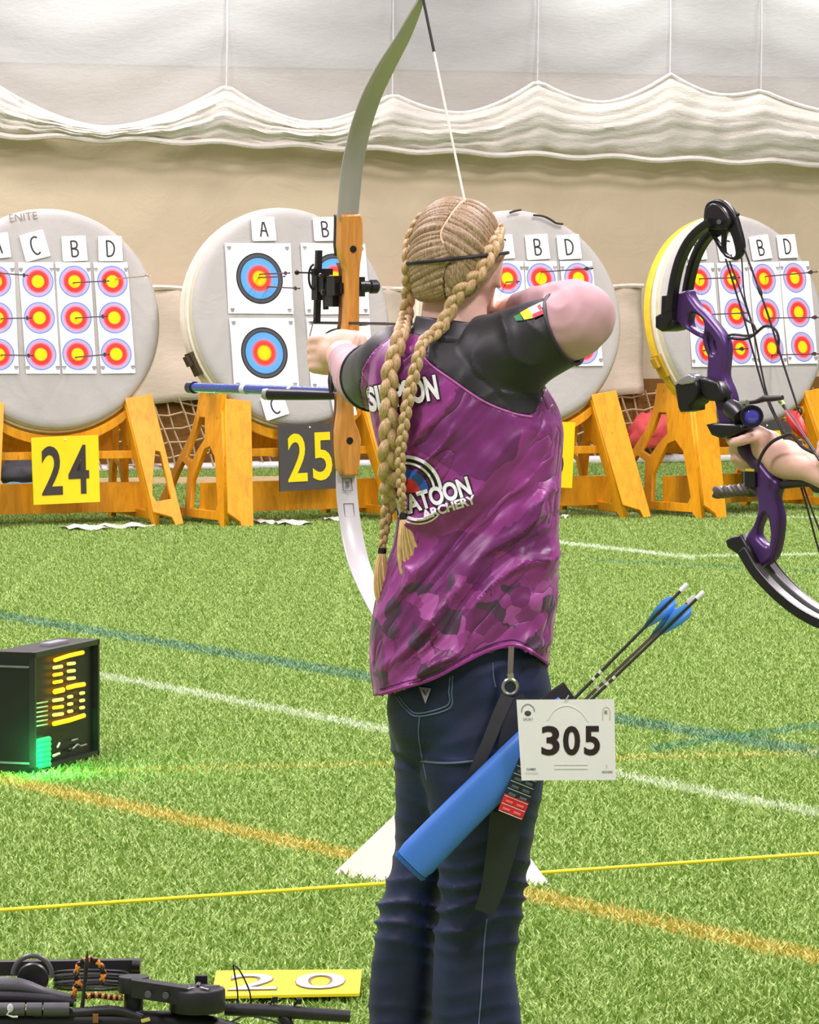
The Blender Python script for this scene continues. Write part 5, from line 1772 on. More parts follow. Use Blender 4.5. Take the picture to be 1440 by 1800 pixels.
def climb(tab, off, w, th, material, nm='limb'):
    s = smoothpath(tab, 26); C = [QP(*q) + N2 * off for q in s]
    m = MB(); rs = []
    for i, c in enumerate(C):
        T = (C[min(25, i + 1)] - C[max(0, i - 1)]).normalized(); n = T.cross(N2).normalized()
        rs.append([c + N2 * w * x + n * th * y for x, y in ((-1, -.6), (-.8, -1), (.8, -1), (1, -.6), (1, .6), (.8, 1), (-.8, 1), (-1, .6))])
    m.rings(rs)
    return m.build(nm, material, cb, angle=50)
ULP = [(1193, 545), (1196, 515), (1202, 482), (1211, 452), (1225, 425), (1243, 405), (1264, 390)]
LLP = [(1322, 965), (1342, 998), (1366, 1026), (1394, 1052), (1424, 1074), (1458, 1092), (1500, 1106)]
for off in (-.020, .020):
    climb(ULP, off, .0095, .0075, M_CBK, 'upper_limb'); climb(LLP, off, .0115, .0075, M_CGR, 'lower_limb')
    for tab in (LLP,):
        climb([(x + 1, y + 2) for x, y in tab], off * 1.62, .0012, .0085, M_CBK, 'limb_edge')
p0 = QP(1196, 480, -.03)
mesh_obj('limb_pocket', cplate([[(1167, 556), (1176, 550), (1186, 548), (1196, 560), (1200, 572), (1192, 580), (1178, 583), (1167, 576)]], .05, .004), M_CBK, cb)
mesh_obj('limb_pocket', cplate([[(1290, 949), (1302, 942), (1318, 938), (1332, 962), (1344, 988), (1336, 1000), (1312, 974), (1294, 962)]], .05, .004), M_CBK, cb)
mesh_obj('limb_bracket', cplate([[(1180, 520), (1196, 517), (1198, 560), (1190, 578), (1178, 578)]], .056, .003), M_CBK, cb)
CAM = [(1241, 395), (1241, 370), (1247, 356), (1260, 350), (1277, 355), (1293, 373), (1302, 400), (1309, 432), (1303, 452), (1290, 457), (1274, 446), (1256, 419)]
CH1 = [(1257, 414), (1271, 412), (1270, 436)]
CH2 = [(1277, 412), (1287, 410), (1296, 444), (1289, 452), (1276, 444)]
CH3 = [(1245, 372), (1249, 367), (1251, 384), (1246, 392)]
mesh_obj('cam', cplate([closed(CAM, 3), CH1, closed(CH2, 3), CH3], .012, .003, .0), M_CBK, cb, 'black cut-out upper cam')
mesh_obj('cam_module', cplate([closed([(1248, 372), (1262, 357), (1280, 366), (1292, 390), (1282, 404), (1262, 404), (1250, 396)], 3)], .024, .003, -.004), mat('cam_black2', (36, 34, 34), 0.3), cb)
LC = [(1500 + 1.05 * (x - 1264), 1106 - .8 * (y - 390)) for x, y in CAM]
mesh_obj('cam', cplate([closed(LC, 3)], .012, .003), M_CBK, cb)
m = MB(); c = QP(1264, 390, -.03); m.tube([c, QP(1264, 390, .03)], .0045, 10); m.build('axle', M_CGR, cb)
m = MB(); c = QP(1297, 377, -.008); m.ball(c, .004, 8, 6); m.build('string_post', M_CBK, cb)
M_CSTR = mat('cable_dark', (42, 34, 36), 0.6)
for nm, tab, r_, off in (('bowstring', [(1308, 436), (1334, 507), (1353, 561), (1372, 623), (1402, 715), (1408, 735)], .0020, .0), ('bowstring', [(1408, 735), (1432, 812), (1462, 915), (1512, 1080)], .0020, .0),
                     ('cable', [(1276, 455), (1308, 559), (1320, 604), (1347, 698), (1372, 754), (1401, 833), (1418, 888), (1448, 990), (1500, 1090)], .0019, .012), ('cable', [(1283, 460), (1310, 533), (1324, 578), (1338, 646), (1351, 700), (1380, 765), (1404, 830), (1438, 924), (1506, 1090)], .0018, .016),
                     ('cable', [(1304, 453), (1309, 519), (1320, 560), (1328, 590)], .0014, .008), ('peep_tube', [(1305, 552), (1312, 562), (1324, 570), (1330, 582)], .0022, 0),
                     ('rest_cord', [(1279, 590), (1284, 594), (1308, 596), (1325, 589), (1345, 573), (1362, 578), (1369, 594), (1368, 612), (1369, 622)], .0026, .004), ('rest_cord', [(1279, 590), (1290, 588), (1310, 590), (1325, 588)], .0022, .004),
                     ('wrist_sling', [(1332, 830), (1334, 812), (1345, 790), (1360, 775), (1378, 767), (1392, 764), (1410, 785), (1440, 800)], .0032, -.045)):
    m = MB(); m.tube([QP(q[0], q[1], off) for q in smoothpath(tab, 30)], r_, 7); m.build(nm, M_CSTR, cb)
m = MB(); m.tube([QP(q[0], q[1], 0) for q in smoothpath([(1332, 500), (1336, 511), (1339, 520)], 8)], [.002, .003, .0036, .0038, .0038, .0036, .003, .002], 8); m.build('peep_sight', M_CSTR, cb)
m = MB(); m.tube([QP(q[0], q[1], 0) for q in smoothpath([(1403, 716), (1408, 718), (1409, 727), (1403, 729)], 10)], .002, 6); m.build('string_loop', M_CSTR, cb)
# scope, rest and housings
mesh_obj('sight_housing', cplate([[(1212, 676), (1222, 668), (1248, 662), (1252, 690), (1246, 708), (1240, 712), (1240, 720), (1222, 724), (1218, 715)]], .045, .004, -.02), M_CBK, cb)
mesh_obj('sight_mount', cplate([[(1246, 662), (1282, 670), (1291, 690), (1292, 706), (1262, 704), (1250, 690)]], .04, .005, -.012), M_CBK, cb)
me = cplate([[(1214, 672), (1238, 656), (1250, 662), (1248, 672), (1226, 676)]], .03, .003, -.03); mesh_obj('sight_plate', me, mat('sight_silver', (190, 190, 192), 0.2, 0.7), cb)
c = QP(1322, 732, -.04)
vd = (Vector((0, 0, H)) - c).normalized()
m = MB(); m.lathe([(.0165, -.012), (.0205, -.012), (.0212, 0), (.0205, .010), (.0180, .010), (.0165, .004)], c, vd, 28); m.build('scope_ring', M_CBK, cb)
m = MB(); m.lathe([(.0185, -.006), (.0182, 0), (.0150, .004), (.008, .0065), (.0005, .0075)], c, vd, 28); m.build('scope_lens', mat('lens_blue', (70, 66, 168), 0.08, var=0.25, vscale=40, coat=0.8), cb, label='violet blue scope lens')
m = MB(); m.tube([QP(1284, 716, -.02), QP(1300, 728, -.03), QP(1306, 735, -.035)], [.016, .020, .018], 14); m.build('rest_body', M_CBK, cb)
mesh_obj('rest_cradle', cplate([[(1268, 745), (1284, 742), (1330, 744), (1338, 752), (1318, 764), (1294, 770), (1278, 764)]], .03, .005, -.03), M_CBK, cb)
m = MB(); m.tube([QP(1300, 711, -.02), QP(1314, 709, -.02)], .0065, 8); m.build('rest_block', mat('olive_grey', (112, 116, 96), 0.5), cb)
m = MB(); m.tube([QP(q[0], q[1], -.01) for q in ((1308, 709), (1330, 706), (1345, 700), (1352, 701), (1376, 699))], [.0032, .0042, .0066, .006, .0045], 10); m.build('cable_slide', mat('slide_dark', (52, 48, 44), 0.5), cb)
m = MB(); m.tube([QP(1368, 853, .0), QP(1400, 850, .0), QP(1424, 848, .0), QP(1436, 853, .0), QP(1470, 860, .0)], [.0075, .0075, .008, .014, .013], 12); m.build('cable_guard', mat('guard_grey', (46, 44, 44), 0.4), cb)
sa, sb = QP(1332, 858, -.005), QP(1258, 866, -.005)
m = MB()
ax = (sb - sa).normalized(); e1 = ax.orthogonal().normalized(); e2 = ax.cross(e1)
for k in range(3):
    m.tube([sa.lerp(sb, i / 60) + (e1 * math.cos(i * .30 + k * 2.094) + e2 * math.sin(i * .30 + k * 2.094)) * .006 for i in range(61)], .0062, 8)
m.build('stabilizer', mat('twist_grey', (98, 92, 84), 0.4, 0.3), cb, label='grey twisted stabiliser rod')
m = MB(); m.tube([QP(1342, 855), QP(1326, 860), QP(1316, 862)], [.012, .015, .013], 14); m.build('stabilizer_mount', M_CBK, cb)
m = MB(); m.box(QP(1322, 828, -.01), D2 * .010, N2 * .006, UP * .004); m.build('level_tag', mat('tag_yellow', (240, 226, 60), 0.5), cb, smooth=False)
m = MB(); m.box(QP(1326, 842, -.008), D2 * .012, N2 * .012, UP * .014); m.build('level_block', M_CBK, cb)

# ---- second archer: only the bow hand and forearm reach into the picture
p2 = thing('person', 'second archer at the right edge with bare forearm and hand on the purple bow', 'person', Vector((1.02, 7.45, 0)))
mb = MB()
limb_tube(mb, [(1352, 794, 7.975, .024), (1376, 806, 7.95, .036), (1400, 815, 7.92, .032), (1425, 822, 7.89, .0275), (1470, 838, 7.83, .032), (1540, 860, 7.72, .040), (1600, 860, 7.62, .044), (1680, 790, 7.50, .050), (1740, 720, 7.44, .055)], 24, 60)
mb.ball(W(1350, 788, 7.975), (.032, .030, .034), 16, 12)
mb.ball(W(1338, 772, 7.975), (.022, .022, .022), 14, 10)
def finger(mb, tab, r0, r1):
    s = smoothpath(tab, 18)
    mb.tube([W(a_, b_, c_) for a_, b_, c_ in s], [r0 + (r1 - r0) * i / 17 for i in range(18)], 10)
finger(mb, [(1338, 765, 7.965), (1318, 770, 7.945), (1298, 776, 7.955), (1286, 776, 7.99), (1284, 766, 8.02), (1296, 764, 8.045)], .0115, .008)
finger(mb, [(1342, 785, 7.985), (1318, 790, 7.995), (1294, 786, 8.00), (1288, 792, 8.03), (1300, 797, 8.05)], .0110, .008)
finger(mb, [(1346, 805, 7.99), (1318, 812, 7.995), (1298, 803, 8.00), (1292, 808, 8.02), (1308, 815, 8.045), (1326, 815, 8.03)], .0108, .0078)
finger(mb, [(1350, 818, 7.99), (1330, 824, 8.00), (1308, 818, 8.01), (1304, 822, 8.03), (1320, 826, 8.05)], .0098, .007)
finger(mb, [(1352, 770, 7.96), (1334, 758, 7.97), (1314, 756, 8.00), (1296, 760, 8.03)], .0125, .009)
# drawing hand just inside the frame edge
mb.ball(W(1480, 806, 7.80), (.030, .026, .036), 14, 10)
for dy, l in ((-24, 0), (-8, 3), (10, 2), (26, -2)):
    finger(mb, [(1472, 800 + dy, 7.79), (1456, 800 + dy, 7.785), (1444 - l, 804 + dy, 7.80), (1448 - l, 808 + dy, 7.825), (1462, 810 + dy, 7.83)], .0095, .007)
finger(mb, [(1478, 785, 7.785), (1460, 776, 7.775), (1446, 782, 7.78)], .011, .008)
limb_tube(mb, [(1470, 806, 7.80, .028), (1520, 850, 7.70, .030), (1640, 930, 7.45, .040), (1720, 960, 7.30, .045), (1800, 860, 7.28, .050), (1840, 740, 7.32, .055)], 20, 50)
body_rings(mb, [(540, 1745, 1835, .048, 7.40), (610, 1740, 1840, .055, 7.40), (650, 1700, 1880, .08, 7.40), (720, 1680, 1900, .11, 7.40), (900, 1690, 1890, .11, 7.40), (1100, 1680, 1900, .12, 7.40), (1260, 1685, 1895, .12, 7.40), (1330, 1720, 1860, .09, 7.40)])
for x in (1740, 1845):
    limb_tube(mb, [(x, 1230, 7.40, .085), (x, 1500, 7.40, .062), (x, 1750, 7.40, .055), (x, 2040, 7.40, .040)], 20, 30)
hc = W(1788, 462, 7.40)
mb.ball(hc, (.074, .092, .112), 24, 16); mb.ball(hc + Vector((-.035, .055, -.06)), (.042, .045, .05), 16, 12)
mb.tube([hc + Vector((-.05, .088, .0)), hc + Vector((-.062, .105, -.035))], [.008, .011], 8)
for s in (-1, 1): mb.ball(hc + Vector((.072 * s, .0, -.01)), (.008, .014, .026), 10, 8)
mesh_obj('body', remesh(mb, 0.0042, 4), M_SKIN, p2)
mb = MB()
body_rings(mb, [(612, 1735, 1845, .062, 7.40), (645, 1690, 1890, .09, 7.40), (720, 1668, 1912, .122, 7.40), (900, 1676, 1904, .122, 7.40), (1100, 1666, 1914, .13, 7.40), (1240, 1668, 1912, .13, 7.40)])
limb_tube(mb, [(1740, 715, 7.44, .066), (1690, 770, 7.49, .064), (1640, 820, 7.56, .060)], 20, 20); limb_tube(mb, [(1840, 735, 7.32, .066), (1810, 830, 7.29, .062), (1770, 905, 7.28, .058)], 20, 20)
mesh_obj('shirt', remesh(mb, .008, 6), mat('grey_shirt', (86, 88, 96), 0.8), p2)
mb = MB()
body_rings(mb, [(1180, 1676, 1904, .122, 7.40), (1260, 1676, 1904, .126, 7.40), (1320, 1690, 1890, .11, 7.40)])
for x in (1740, 1845):
    body_rings(mb, [(1240, x - 75, x + 65, .10, 7.40), (1500, x - 62, x + 58, .082, 7.40), (1750, x - 58, x + 55, .078, 7.40), (2035, x - 55, x + 55, .075, 7.40)])
mesh_obj('trousers', remesh(mb, .008, 6), mat('black_trousers', (40, 40, 44), 0.8), p2)
m = MB(); m.ball(hc + Vector((.008, -.014, .016)), (.082, .096, .108), 24, 16); m.build('hair', mat('brown_hair', (86, 60, 40), 0.5), p2)
for s in (-1, 1):
    m = MB(); m.ball(hc + Vector((-.035 + .028 * s, .086 - (s > 0) * .006, .012)), .009, 10, 8); m.build('eye', mat('eye_white', (236, 232, 228), 0.2), p2)
for x in (1738, 1847):
    c = W(x, 2086, 7.40); c.z = 0
    m = MB(); rs = []
    for t, wd2, ht in ((-.09, .025, .05), (-.06, .038, .09), (.0, .040, .10), (.07, .044, .065), (.14, .036, .045), (.17, .015, .03)):
        rs.append([c + Vector((-.3 * t, t, 0)) + Vector((math.cos(a) * wd2, 0, 0.01 + (math.sin(a) * .5 + .5) * ht)) for a in (2 * math.pi * k / 14 for k in range(14))])
    m.rings(rs); m.build('shoe', mat('shoe_black', (44, 44, 48), 0.6), p2)
# arrow with red vanes on its way to the string
na, nb_ = W(1376, 710, 7.93), W(1436, 800, 7.80)
dr = (nb_ - na).normalized(); tp_ = na + dr * .70
ra = thing('arrow', 'arrow with red vanes and pale green nock in front of the compound bow\'s hand', 'arrow', tp_)
m = MB(); m.tube([na, tp_], .0033, 10); m.build('shaft', M_SHAFT, ra)
m = MB(); m.tube([na - dr * .010, na + dr * .006], [.0052, .0042], 10); m.build('nock', mat('nock_green', (206, 232, 150), 0.4), ra)
m = MB(); m.tube([tp_, tp_ + dr * .02], [.0036, .0006], 8); m.build('point', mat('steel', (120, 120, 124), 0.3, 0.9), ra)
for k in range(3):
    e = Quaternion(dr, 2 * math.pi * k / 3 + .5) @ dr.orthogonal().normalized()
    m = MB(); s0 = na + dr * .022
    m.add([s0 + e * .003, s0 + e * .016 + dr * .012, s0 + e * .016 + dr * .040, s0 + e * .003 + dr * .095], [(0, 1, 2, 3)])
    o = m.build('vane', mat('vane_red', (216, 30, 34), 0.5), ra); o.modifiers.new('s', 'SOLIDIFY').thickness = .0008
# ================================================================== QUIVER, BIB, FIELD GEAR
QY = 7.185
def tubebox(path, w, d, n=20, p=3.0):
    """rounded-box tube: path Vectors, w half-width across the view, d half-depth"""
    m = MB(); rs = []
    for i, c in enumerate(path):
        T = (path[min(len(path) - 1, i + 1)] - path[max(0, i - 1)]).normalized()
        s = T.cross(Vector((0, 1, 0))).normalized(); e = s.cross(T).normalized()
        ww = w[i] if hasattr(w, '__len__') else w; dd = d[i] if hasattr(d, '__len__') else d
        rs.append([c + s * ww * math.copysign(abs(math.cos(t)) ** (2 / p), math.cos(t)) + e * dd * math.copysign(abs(math.sin(t)) ** (2 / p), math.sin(t)) for t in (2 * math.pi * k / n for k in range(n))])
    m.rings(rs)
    return m
qv = thing('quiver', 'blue tube quiver with black straps hanging from the archer\'s hip', 'quiver', W(725, 1520, QY))
M_BLUE = mat('quiver_blue', (64, 122, 208), 0.38, var=0.08, vscale=7)
pa = smoothpath([W(724, 1520, QY), W(790, 1452, QY), W(860, 1382, QY), (W(925, 1318, QY)), W(1000, 1246, QY + .01)], 24)
pa = [Vector(p) for p in pa]
wds = [.030 + .004 * (1 - i / 23) for i in range(24)]; wds[0] = .031
tubebox(pa, wds, [.018] * 24, 28, 2.6).build('tube', M_BLUE, qv, label='blue quiver tube')
s0 = (pa[1] - pa[0]).normalized()
tubebox([pa[0] - s0 * .001, pa[0] - s0 * .008], [.0335, .030], [.0165, .014], 28, 2.6).build('end_cap', mat('quiver_blue2', (52, 104, 190), 0.45), qv)
m = MB(); c = W(985, 1236, QY + .012); m.box(c, (.020, 0, .014), (-.014, 0, .020), (0, .012, 0)); m.build('mouth_guard', mat('quiver_black', (40, 36, 38), 0.5), qv, smooth=False)
def ribbon(pts, w, y, th=.0022, n=20):
    s = smoothpath(pts, n)
    m = MB(); rs = []
    for i, q in enumerate(s):
        a_, b_ = s[max(0, i - 1)], s[min(n - 1, i + 1)]
        dx, dy = b_[0] - a_[0], b_[1] - a_[1]; l = math.hypot(dx, dy)
        nx, ny = -dy / l * q[2] / 2, dx / l * q[2] / 2
        yy = y if not hasattr(y, '__len__') else float(np.interp(i / (n - 1), np.linspace(0, 1, len(y)), y))
        rs.append([W(q[0] + nx, q[1] + ny, yy - th), W(q[0] - nx, q[1] - ny, yy - th), W(q[0] - nx, q[1] - ny, yy + th), W(q[0] + nx, q[1] + ny, yy + th)])
    m.rings(rs)
    return m
M_STRAP = mat('strap_black', (44, 44, 46), 0.6, var=0.12)
ribbon([(893, 1222, 24), (878, 1255, 23), (858, 1305, 22), (838, 1350, 22), (826, 1390, 22)], 1, [7.222, 7.215, 7.208, 7.206, 7.21]).build('hanger_strap', M_STRAP, qv)
ribbon([(905, 1222, 30), (912, 1260, 50), (905, 1310, 58), (900, 1360, 54)], 1, [7.224, 7.216, 7.212, 7.212]).build('belt_pad', mat('pad_dark', (22, 24, 34), 0.6), qv)
ribbon([(892, 1430, 62), (886, 1470, 56), (876, 1520, 48), (864, 1570, 40), (850, 1604, 34)], 1, [7.205, 7.205, 7.210, 7.218, 7.222], .004).build('belt_tail', mat('strap_black2', (36, 42, 42), 0.55), qv)
# woven tag: navy above, red below, pale raised bars
tA, tB = W(934, 1340, 7.165), W(897, 1432, 7.165)
ax = (tB - tA).normalized(); sd2 = ax.cross(Vector((0, 1, 0))).normalized()
if sd2.x < 0: sd2 = -sd2
Lt = (tB - tA).length
m = MB(); m.box(tA + ax * Lt * .34, ax * Lt * .34, sd2 * .021, (0, .003, 0)); tg = m.build('woven_tag', mat('tag_navy', (26, 36, 50), 0.5), qv, smooth=False)
m = MB(); m.box(tA + ax * Lt * .84, ax * Lt * .165, sd2 * .021, (0, .003, 0)); tg2 = m.build('woven_tag', mat('tag_red', (206, 34, 40), 0.5), qv, smooth=False)
for i in range(7):
    c = tA + ax * Lt * (.07 + .143 * i)
    red = i >= 5
    for s in (-1, 1):
        m = MB(); m.tube([c + sd2 * (.0095 * s - .006) + ax * .001 + Vector((0, -.0035, 0)), c + sd2 * (.0095 * s + .006) + ax * .001 + Vector((0, -.0035, 0))], .0024, 8, .5, up=(0, 1, 0))
        m.build('raised_bar', mat('bar_red', (232, 92, 92), 0.5) if red else mat('bar_grey', (88, 104, 116), 0.5), qv)
    m = MB(); e = c + ax * Lt * .071; m.tube([e - sd2 * .020 + Vector((0, -.0032, 0)), e + sd2 * .020 + Vector((0, -.0032, 0))], .0006, 5)
    m.build('tag_line', mat('tag_white', (214, 214, 216), 0.5), qv)
# belt clip and ring
ribbon([(899, 1136, 10), (898, 1160, 10), (897, 1186, 9)], 1, [7.228, 7.226, 7.224], .0015).build('clip_strap', mat('clip_silver', (150, 140, 126), 0.3, 0.7), qv)
c = W(897, 1207, 7.222)
m = MB(); m.lathe([(.0095, .003), (.0125, .0045), (.0145, .003), (.0145, -.003), (.0095, -.003), (.0095, .003)], c, (0, -1, 0), 28, False); m.build('clip_ring', mat('ring_silver', (176, 174, 160), 0.25, 0.8), qv)
m = MB(); m.lathe([(.0005, .001), (.0098, .001), (.0098, -.002)], c, (0, -1, 0), 24); m.build('ring_core', mat('ring_dark', (28, 32, 48), 0.4), qv)
m = MB(); m.box(W(898, 1190, 7.222), (.005, 0, .001), (0, .003, 0), (-.001, 0, .006)); m.build('clip_latch', mat('ring_silver', (176, 174, 160), 0.25, 0.8), qv)

# arrows in the quiver
def quiver_arrow(nock, low, Y0, Y1, label, light=False):
    a_, b_ = W(nock[0], nock[1], Y0), W(low[0], low[1], Y1)
    t = thing('arrow', label, 'arrow', b_, 'blue-vaned arrows in the quiver')
    d = (b_ - a_).normalized()
    m = MB(); m.tube([a_ + d * .014, b_], .0027, 10); m.build('shaft', mat('shaft_light', (122, 110, 92), 0.35, 0.4) if light else M_SHAFT, t)
    m = MB(); m.tube([a_, a_ + d * .004, a_ + d * .017], [.0034, .0043, .0042], 10); m.build('nock', mat('nock_white', (236, 236, 236), 0.4), t)
    m = MB(); m.tube([b_, b_ + d * .018], [.003, .0005], 8); m.build('point', mat('steel', (120, 120, 124), 0.3, 0.9), t)
    for k in range(3):
        e = Quaternion(d, 2 * math.pi * k / 3 + .35) @ d.cross(Vector((0, 1, 0))).normalized()
        m = MB(); s = a_ + d * .032
        pr = [(.003, .0), (.011, .006), (.0145, .016), (.0135, .030), (.009, .048), (.003, .068)]
        m.add([s + e * r_ + d * z for r_, z in pr], [tuple(range(6))])
        o = m.build('vane', mat('vane_blue2', (78, 150, 236), 0.45), t); o.modifiers.new('s', 'SOLIDIFY').thickness = .0008
    for z in (.20, .215):
        m = MB(); m.tube([a_ + d * z, a_ + d * (z + .006)], .0029, 10); m.build('shaft_band', mat('band_white', (220, 220, 214), 0.5), t)
quiver_arrow((1209, 1026), (800, 1441), 7.178, 7.186, 'upper blue-vaned arrow sticking out of the quiver')
quiver_arrow((1238, 1040), (812, 1448), 7.170, 7.182, 'lower blue-vaned arrow sticking out of the quiver')
quiver_arrow((1222, 1048), (806, 1440), 7.190, 7.192, 'pale-shafted arrow between the two blue-vaned arrows', True)

# ---- number bib
bib = thing('number_bib', 'white card with black number 305 clipped to the quiver', 'number card', W(997, 1371, 7.14))
cs = [(917, 1372, 7.140), (1083, 1371, 7.145), (1080, 1229, 7.150), (908, 1230, 7.145)]
bc = [W(*c) for c in cs]
def bibp(x, y, lift):
    Y_ = 7.145 + (x - 997) / 165 * .005 - lift
    return W(x, y, Y_)
m = MB(); m.add([bibp(x, y, .001) for x, y, _ in cs] + [bibp(x, y, -.001) for x, y, _ in cs], [(0, 1, 2, 3), (7, 6, 5, 4), (0, 4, 5, 1), (1, 5, 6, 2), (2, 6, 7, 3), (3, 7, 4, 0)])
m.build('card', mat('bib_white', (240, 239, 240), 0.45, var=0.015), bib, smooth=False)
def bib_text(txt, x0, x1, y0, y1, material, bold=0.0, name='digit'):
    tm = fit_text(text_mesh(txt, 1.0, 0.0, bold), x1 - x0, y1 - y0)
    for v in tm.vertices:
        v.co = bibp((x0 + x1) / 2 + v.co.x, (y0 + y1) / 2 - v.co.y, .0018)
    mesh_obj(name, tm, material, bib)
M_NUM = mat('number_ink', (40, 18, 28), 0.5)
for ch, x0, x1 in (('3', 952, 984), ('0', 990, 1020), ('5', 1027, 1055)):
    bib_text(ch, x0, x1, 1276, 1328, M_NUM, 0.028)
M_FAINT = mat('faint_ink', (206, 206, 206), 0.6); M_FAINT2 = mat('logo_ink', (120, 120, 122), 0.6)
def bib_line(pts, r_, material, n=20, name='print'):
    m = MB(); m.tube([bibp(q[0], q[1], .0016) for q in smoothpath(pts, n)], r_, 5, .3, up=(0, 1, 0)); m.build(name, material, bib)
bib_line([(917, 1252), (919, 1243), (928, 1238), (937, 1243), (940, 1251)], .0007, M_FAINT2)
m = MB(); m.ball(bibp(928, 1254, .0012), (.0055, .0008, .0045), 10, 6); m.build('print', mat('logo_dark', (70, 70, 72), 0.6), bib)
bib_text('SPORT', 920, 937, 1262, 1267, M_FAINT2, 0, 'print')
bib_line([(1060, 1266), (1060, 1248), (1066, 1243), (1072, 1248), (1072, 1266)], .0006, mat('logo_cream', (206, 196, 160), 0.6))
bib_text('E', 1063, 1068, 1249, 1255, M_FAINT2, 0.02, 'print')
bib_text('GAMES', 926, 942, 1350, 1354, M_FAINT2, 0.02, 'print'); bib_text('ORGANISERS', 923, 946, 1357, 1361, M_FAINT, 0, 'print')
bib_text('ARCHERS', 1058, 1077, 1355, 1359, M_FAINT2, 0.02, 'print'); bib_line([(1067, 1344), (1066, 1350)], .0006, M_FAINT, 4)
for pts in ([(962, 1266), (975, 1248), (997, 1240), (1020, 1250), (1034, 1268)], [(975, 1344), (1033, 1344)], [(975, 1351), (1033, 1351)]):
    bib_line(pts, .0012, mat('faintest', (226, 226, 226), 0.6))
m = MB(); m.tube([bibp(1000, 1222, .002), bibp(994, 1232, .002)], .0012, 6); m.build('pin', mat('pin_steel', (210, 210, 206), 0.3, 0.6), bib)

# ---- signal light box
P0, P1 = G(58, 1372), G(172, 1340)
P0.z = P1.z = 0
ux = (P1 - P0); bw = ux.length; ux.normalize()
un = Vector((ux.y, -ux.x, 0)); uz = Vector((0, 0, 1))
bh_, bd = .378, .115
lb = thing('signal_light', 'black signal box with amber and green lamps on the turf', 'signal light', P0 + ux * bw / 2 - un * bd / 2)
def lbp(x, y, lift=0.0):
    """picture -> point on the front panel"""
    o = Vector((0, 0, H)); d = W(x, y, 10) - o
    c = P0 + un * lift
    return o + d * ((c - o).dot(un) / d.dot(un))
M_LBK = mat('box_black', (24, 24, 25), 0.35, var=0.1)
z0 = .022
m = MB()
cx = P0 + ux * bw / 2
m.box(cx - un * (bd / 2 + .012) + uz * (bh_ / 2 + z0 / 2), ux * bw / 2, un * (bd / 2), uz * (bh_ / 2 - z0 / 2)); m.build('case', M_LBK, lb, smooth=False)
for a_, b_ in (((bw / 2, bh_ - .008), (bw / 2, .008)), ((bw / 2, z0 + .008), (bw / 2, .008)), ((.006, bh_ / 2 + z0 / 2), (.006, bh_ / 2 - z0 / 2)), ((bw - .006, bh_ / 2 + z0 / 2), (.006, bh_ / 2 - z0 / 2))):
    m = MB(); m.box(P0 + ux * a_[0] + uz * a_[1] - un * .004, ux * b_[0], un * .010, uz * b_[1]); m.build('bezel', mat('bezel_black', (38, 36, 36), 0.3), lb, smooth=False)
m = MB(); m.box(P0 + ux * bw / 2 + uz * (bh_ / 2 + z0 / 2) - un * .013, ux * (bw / 2 - .012), un * .002, uz * (bh_ / 2 - z0 / 2 - .016)); m.build('panel', mat('panel_black', (26, 23, 20), 0.4), lb, smooth=False)
m = MB(); m.box(P0 + ux * bw * .6 - un * .06 + uz * (bh_ + .003), ux * .07, un * .018, uz * .004); m.build('carry_handle', mat('handle_grey', (150, 150, 152), 0.35), lb, smooth=False)
for zz in (.05, .335):
    m = MB(); m.box(P0 - ux * .001 - un * (bd / 2 + .012) + uz * zz, ux * .002, un * bd / 2, uz * .003); m.build('side_rib', mat('rib_grey', (110, 110, 112), 0.3), lb, smooth=False)
m = MB(); m.tube([P0 + ux * .06 - un * .03 + uz * .02, P0 + ux * .06 - un * .03 + uz * .0], .012, 10); m.build('foot', M_LBK, lb)
m = MB(); m.box(cx - un * bd / 2 + uz * .012, ux * (bw / 2 - .03), un * .04, uz * .012); m.build('base', M_LBK, lb, smooth=False)
M_AMB = emit('amber_lamp', (255, 176, 10), 2.2); M_AMB2 = emit('amber_lamp_pale', (255, 206, 90), 1.6); M_GRN = emit('green_lamp', (24, 255, 96), 1.7)
def lp(x, y): return (x / 4.8, 1100 + y / 4.8)
def capsule(pts, r_, material, nm):
    m = MB(); q = [lbp(*lp(*p), .0) for p in pts]
    m.tube([q[0] - (q[1] - q[0]).normalized() * r_ * .6] + q + [q[-1] + (q[-1] - q[-2]).normalized() * r_ * .6], [r_ * .5] + [r_] * len(q) + [r_ * .5], 8)
    m.build(nm, material, lb)
capsule([(465, 290), (580, 252), (698, 225)], .0065, M_AMB, 'lamp_bar')
for y in (0, 62, 124):
    capsule([(455, 354 + y), (520, 343 + y)], .0052, M_AMB2 if y == 0 else M_AMB, 'lamp_dot'); capsule([(575, 322 + y), (628, 316 + y)], .005, M_AMB2, 'lamp_dot')
capsule([(462, 556), (532, 540)], .0078, M_AMB, 'lamp_bar'); capsule([(572, 522), (640, 505), (708, 494)], .0070, M_AMB, 'lamp_bar')
for y in (0, 62, 123):
    capsule([(452, 630 + y), (528, 620 + y)], .0052, M_AMB2 if y != 62 else M_AMB, 'lamp_dot'); capsule([(578, 600 + y), (606, 596 + y)], .005, M_AMB2, 'lamp_dot'); capsule([(680, 570 + y), (706, 566 + y)], .005, M_AMB2, 'lamp_dot')
capsule([(456, 826), (590, 795), (708, 757)], .0072, M_AMB, 'lamp_bar')
for i in range(6):
    capsule([(308, 655 + 38 * i), (400, 640 + 38 * i)], .0024, mat('vent_pale', (196, 190, 140), 0.3), 'vent_slat')
    capsule([(312, 978 + 42 * i), (412, 955 + 42 * i)], .0085, M_GRN, 'green_lamp')
gl = bpy.data.lights.new('green_lamp_glow', 'POINT'); gl.energy = 5.0; gl.color = (0.05, 1.0, 0.25); gl.shadow_soft_size = 0.03
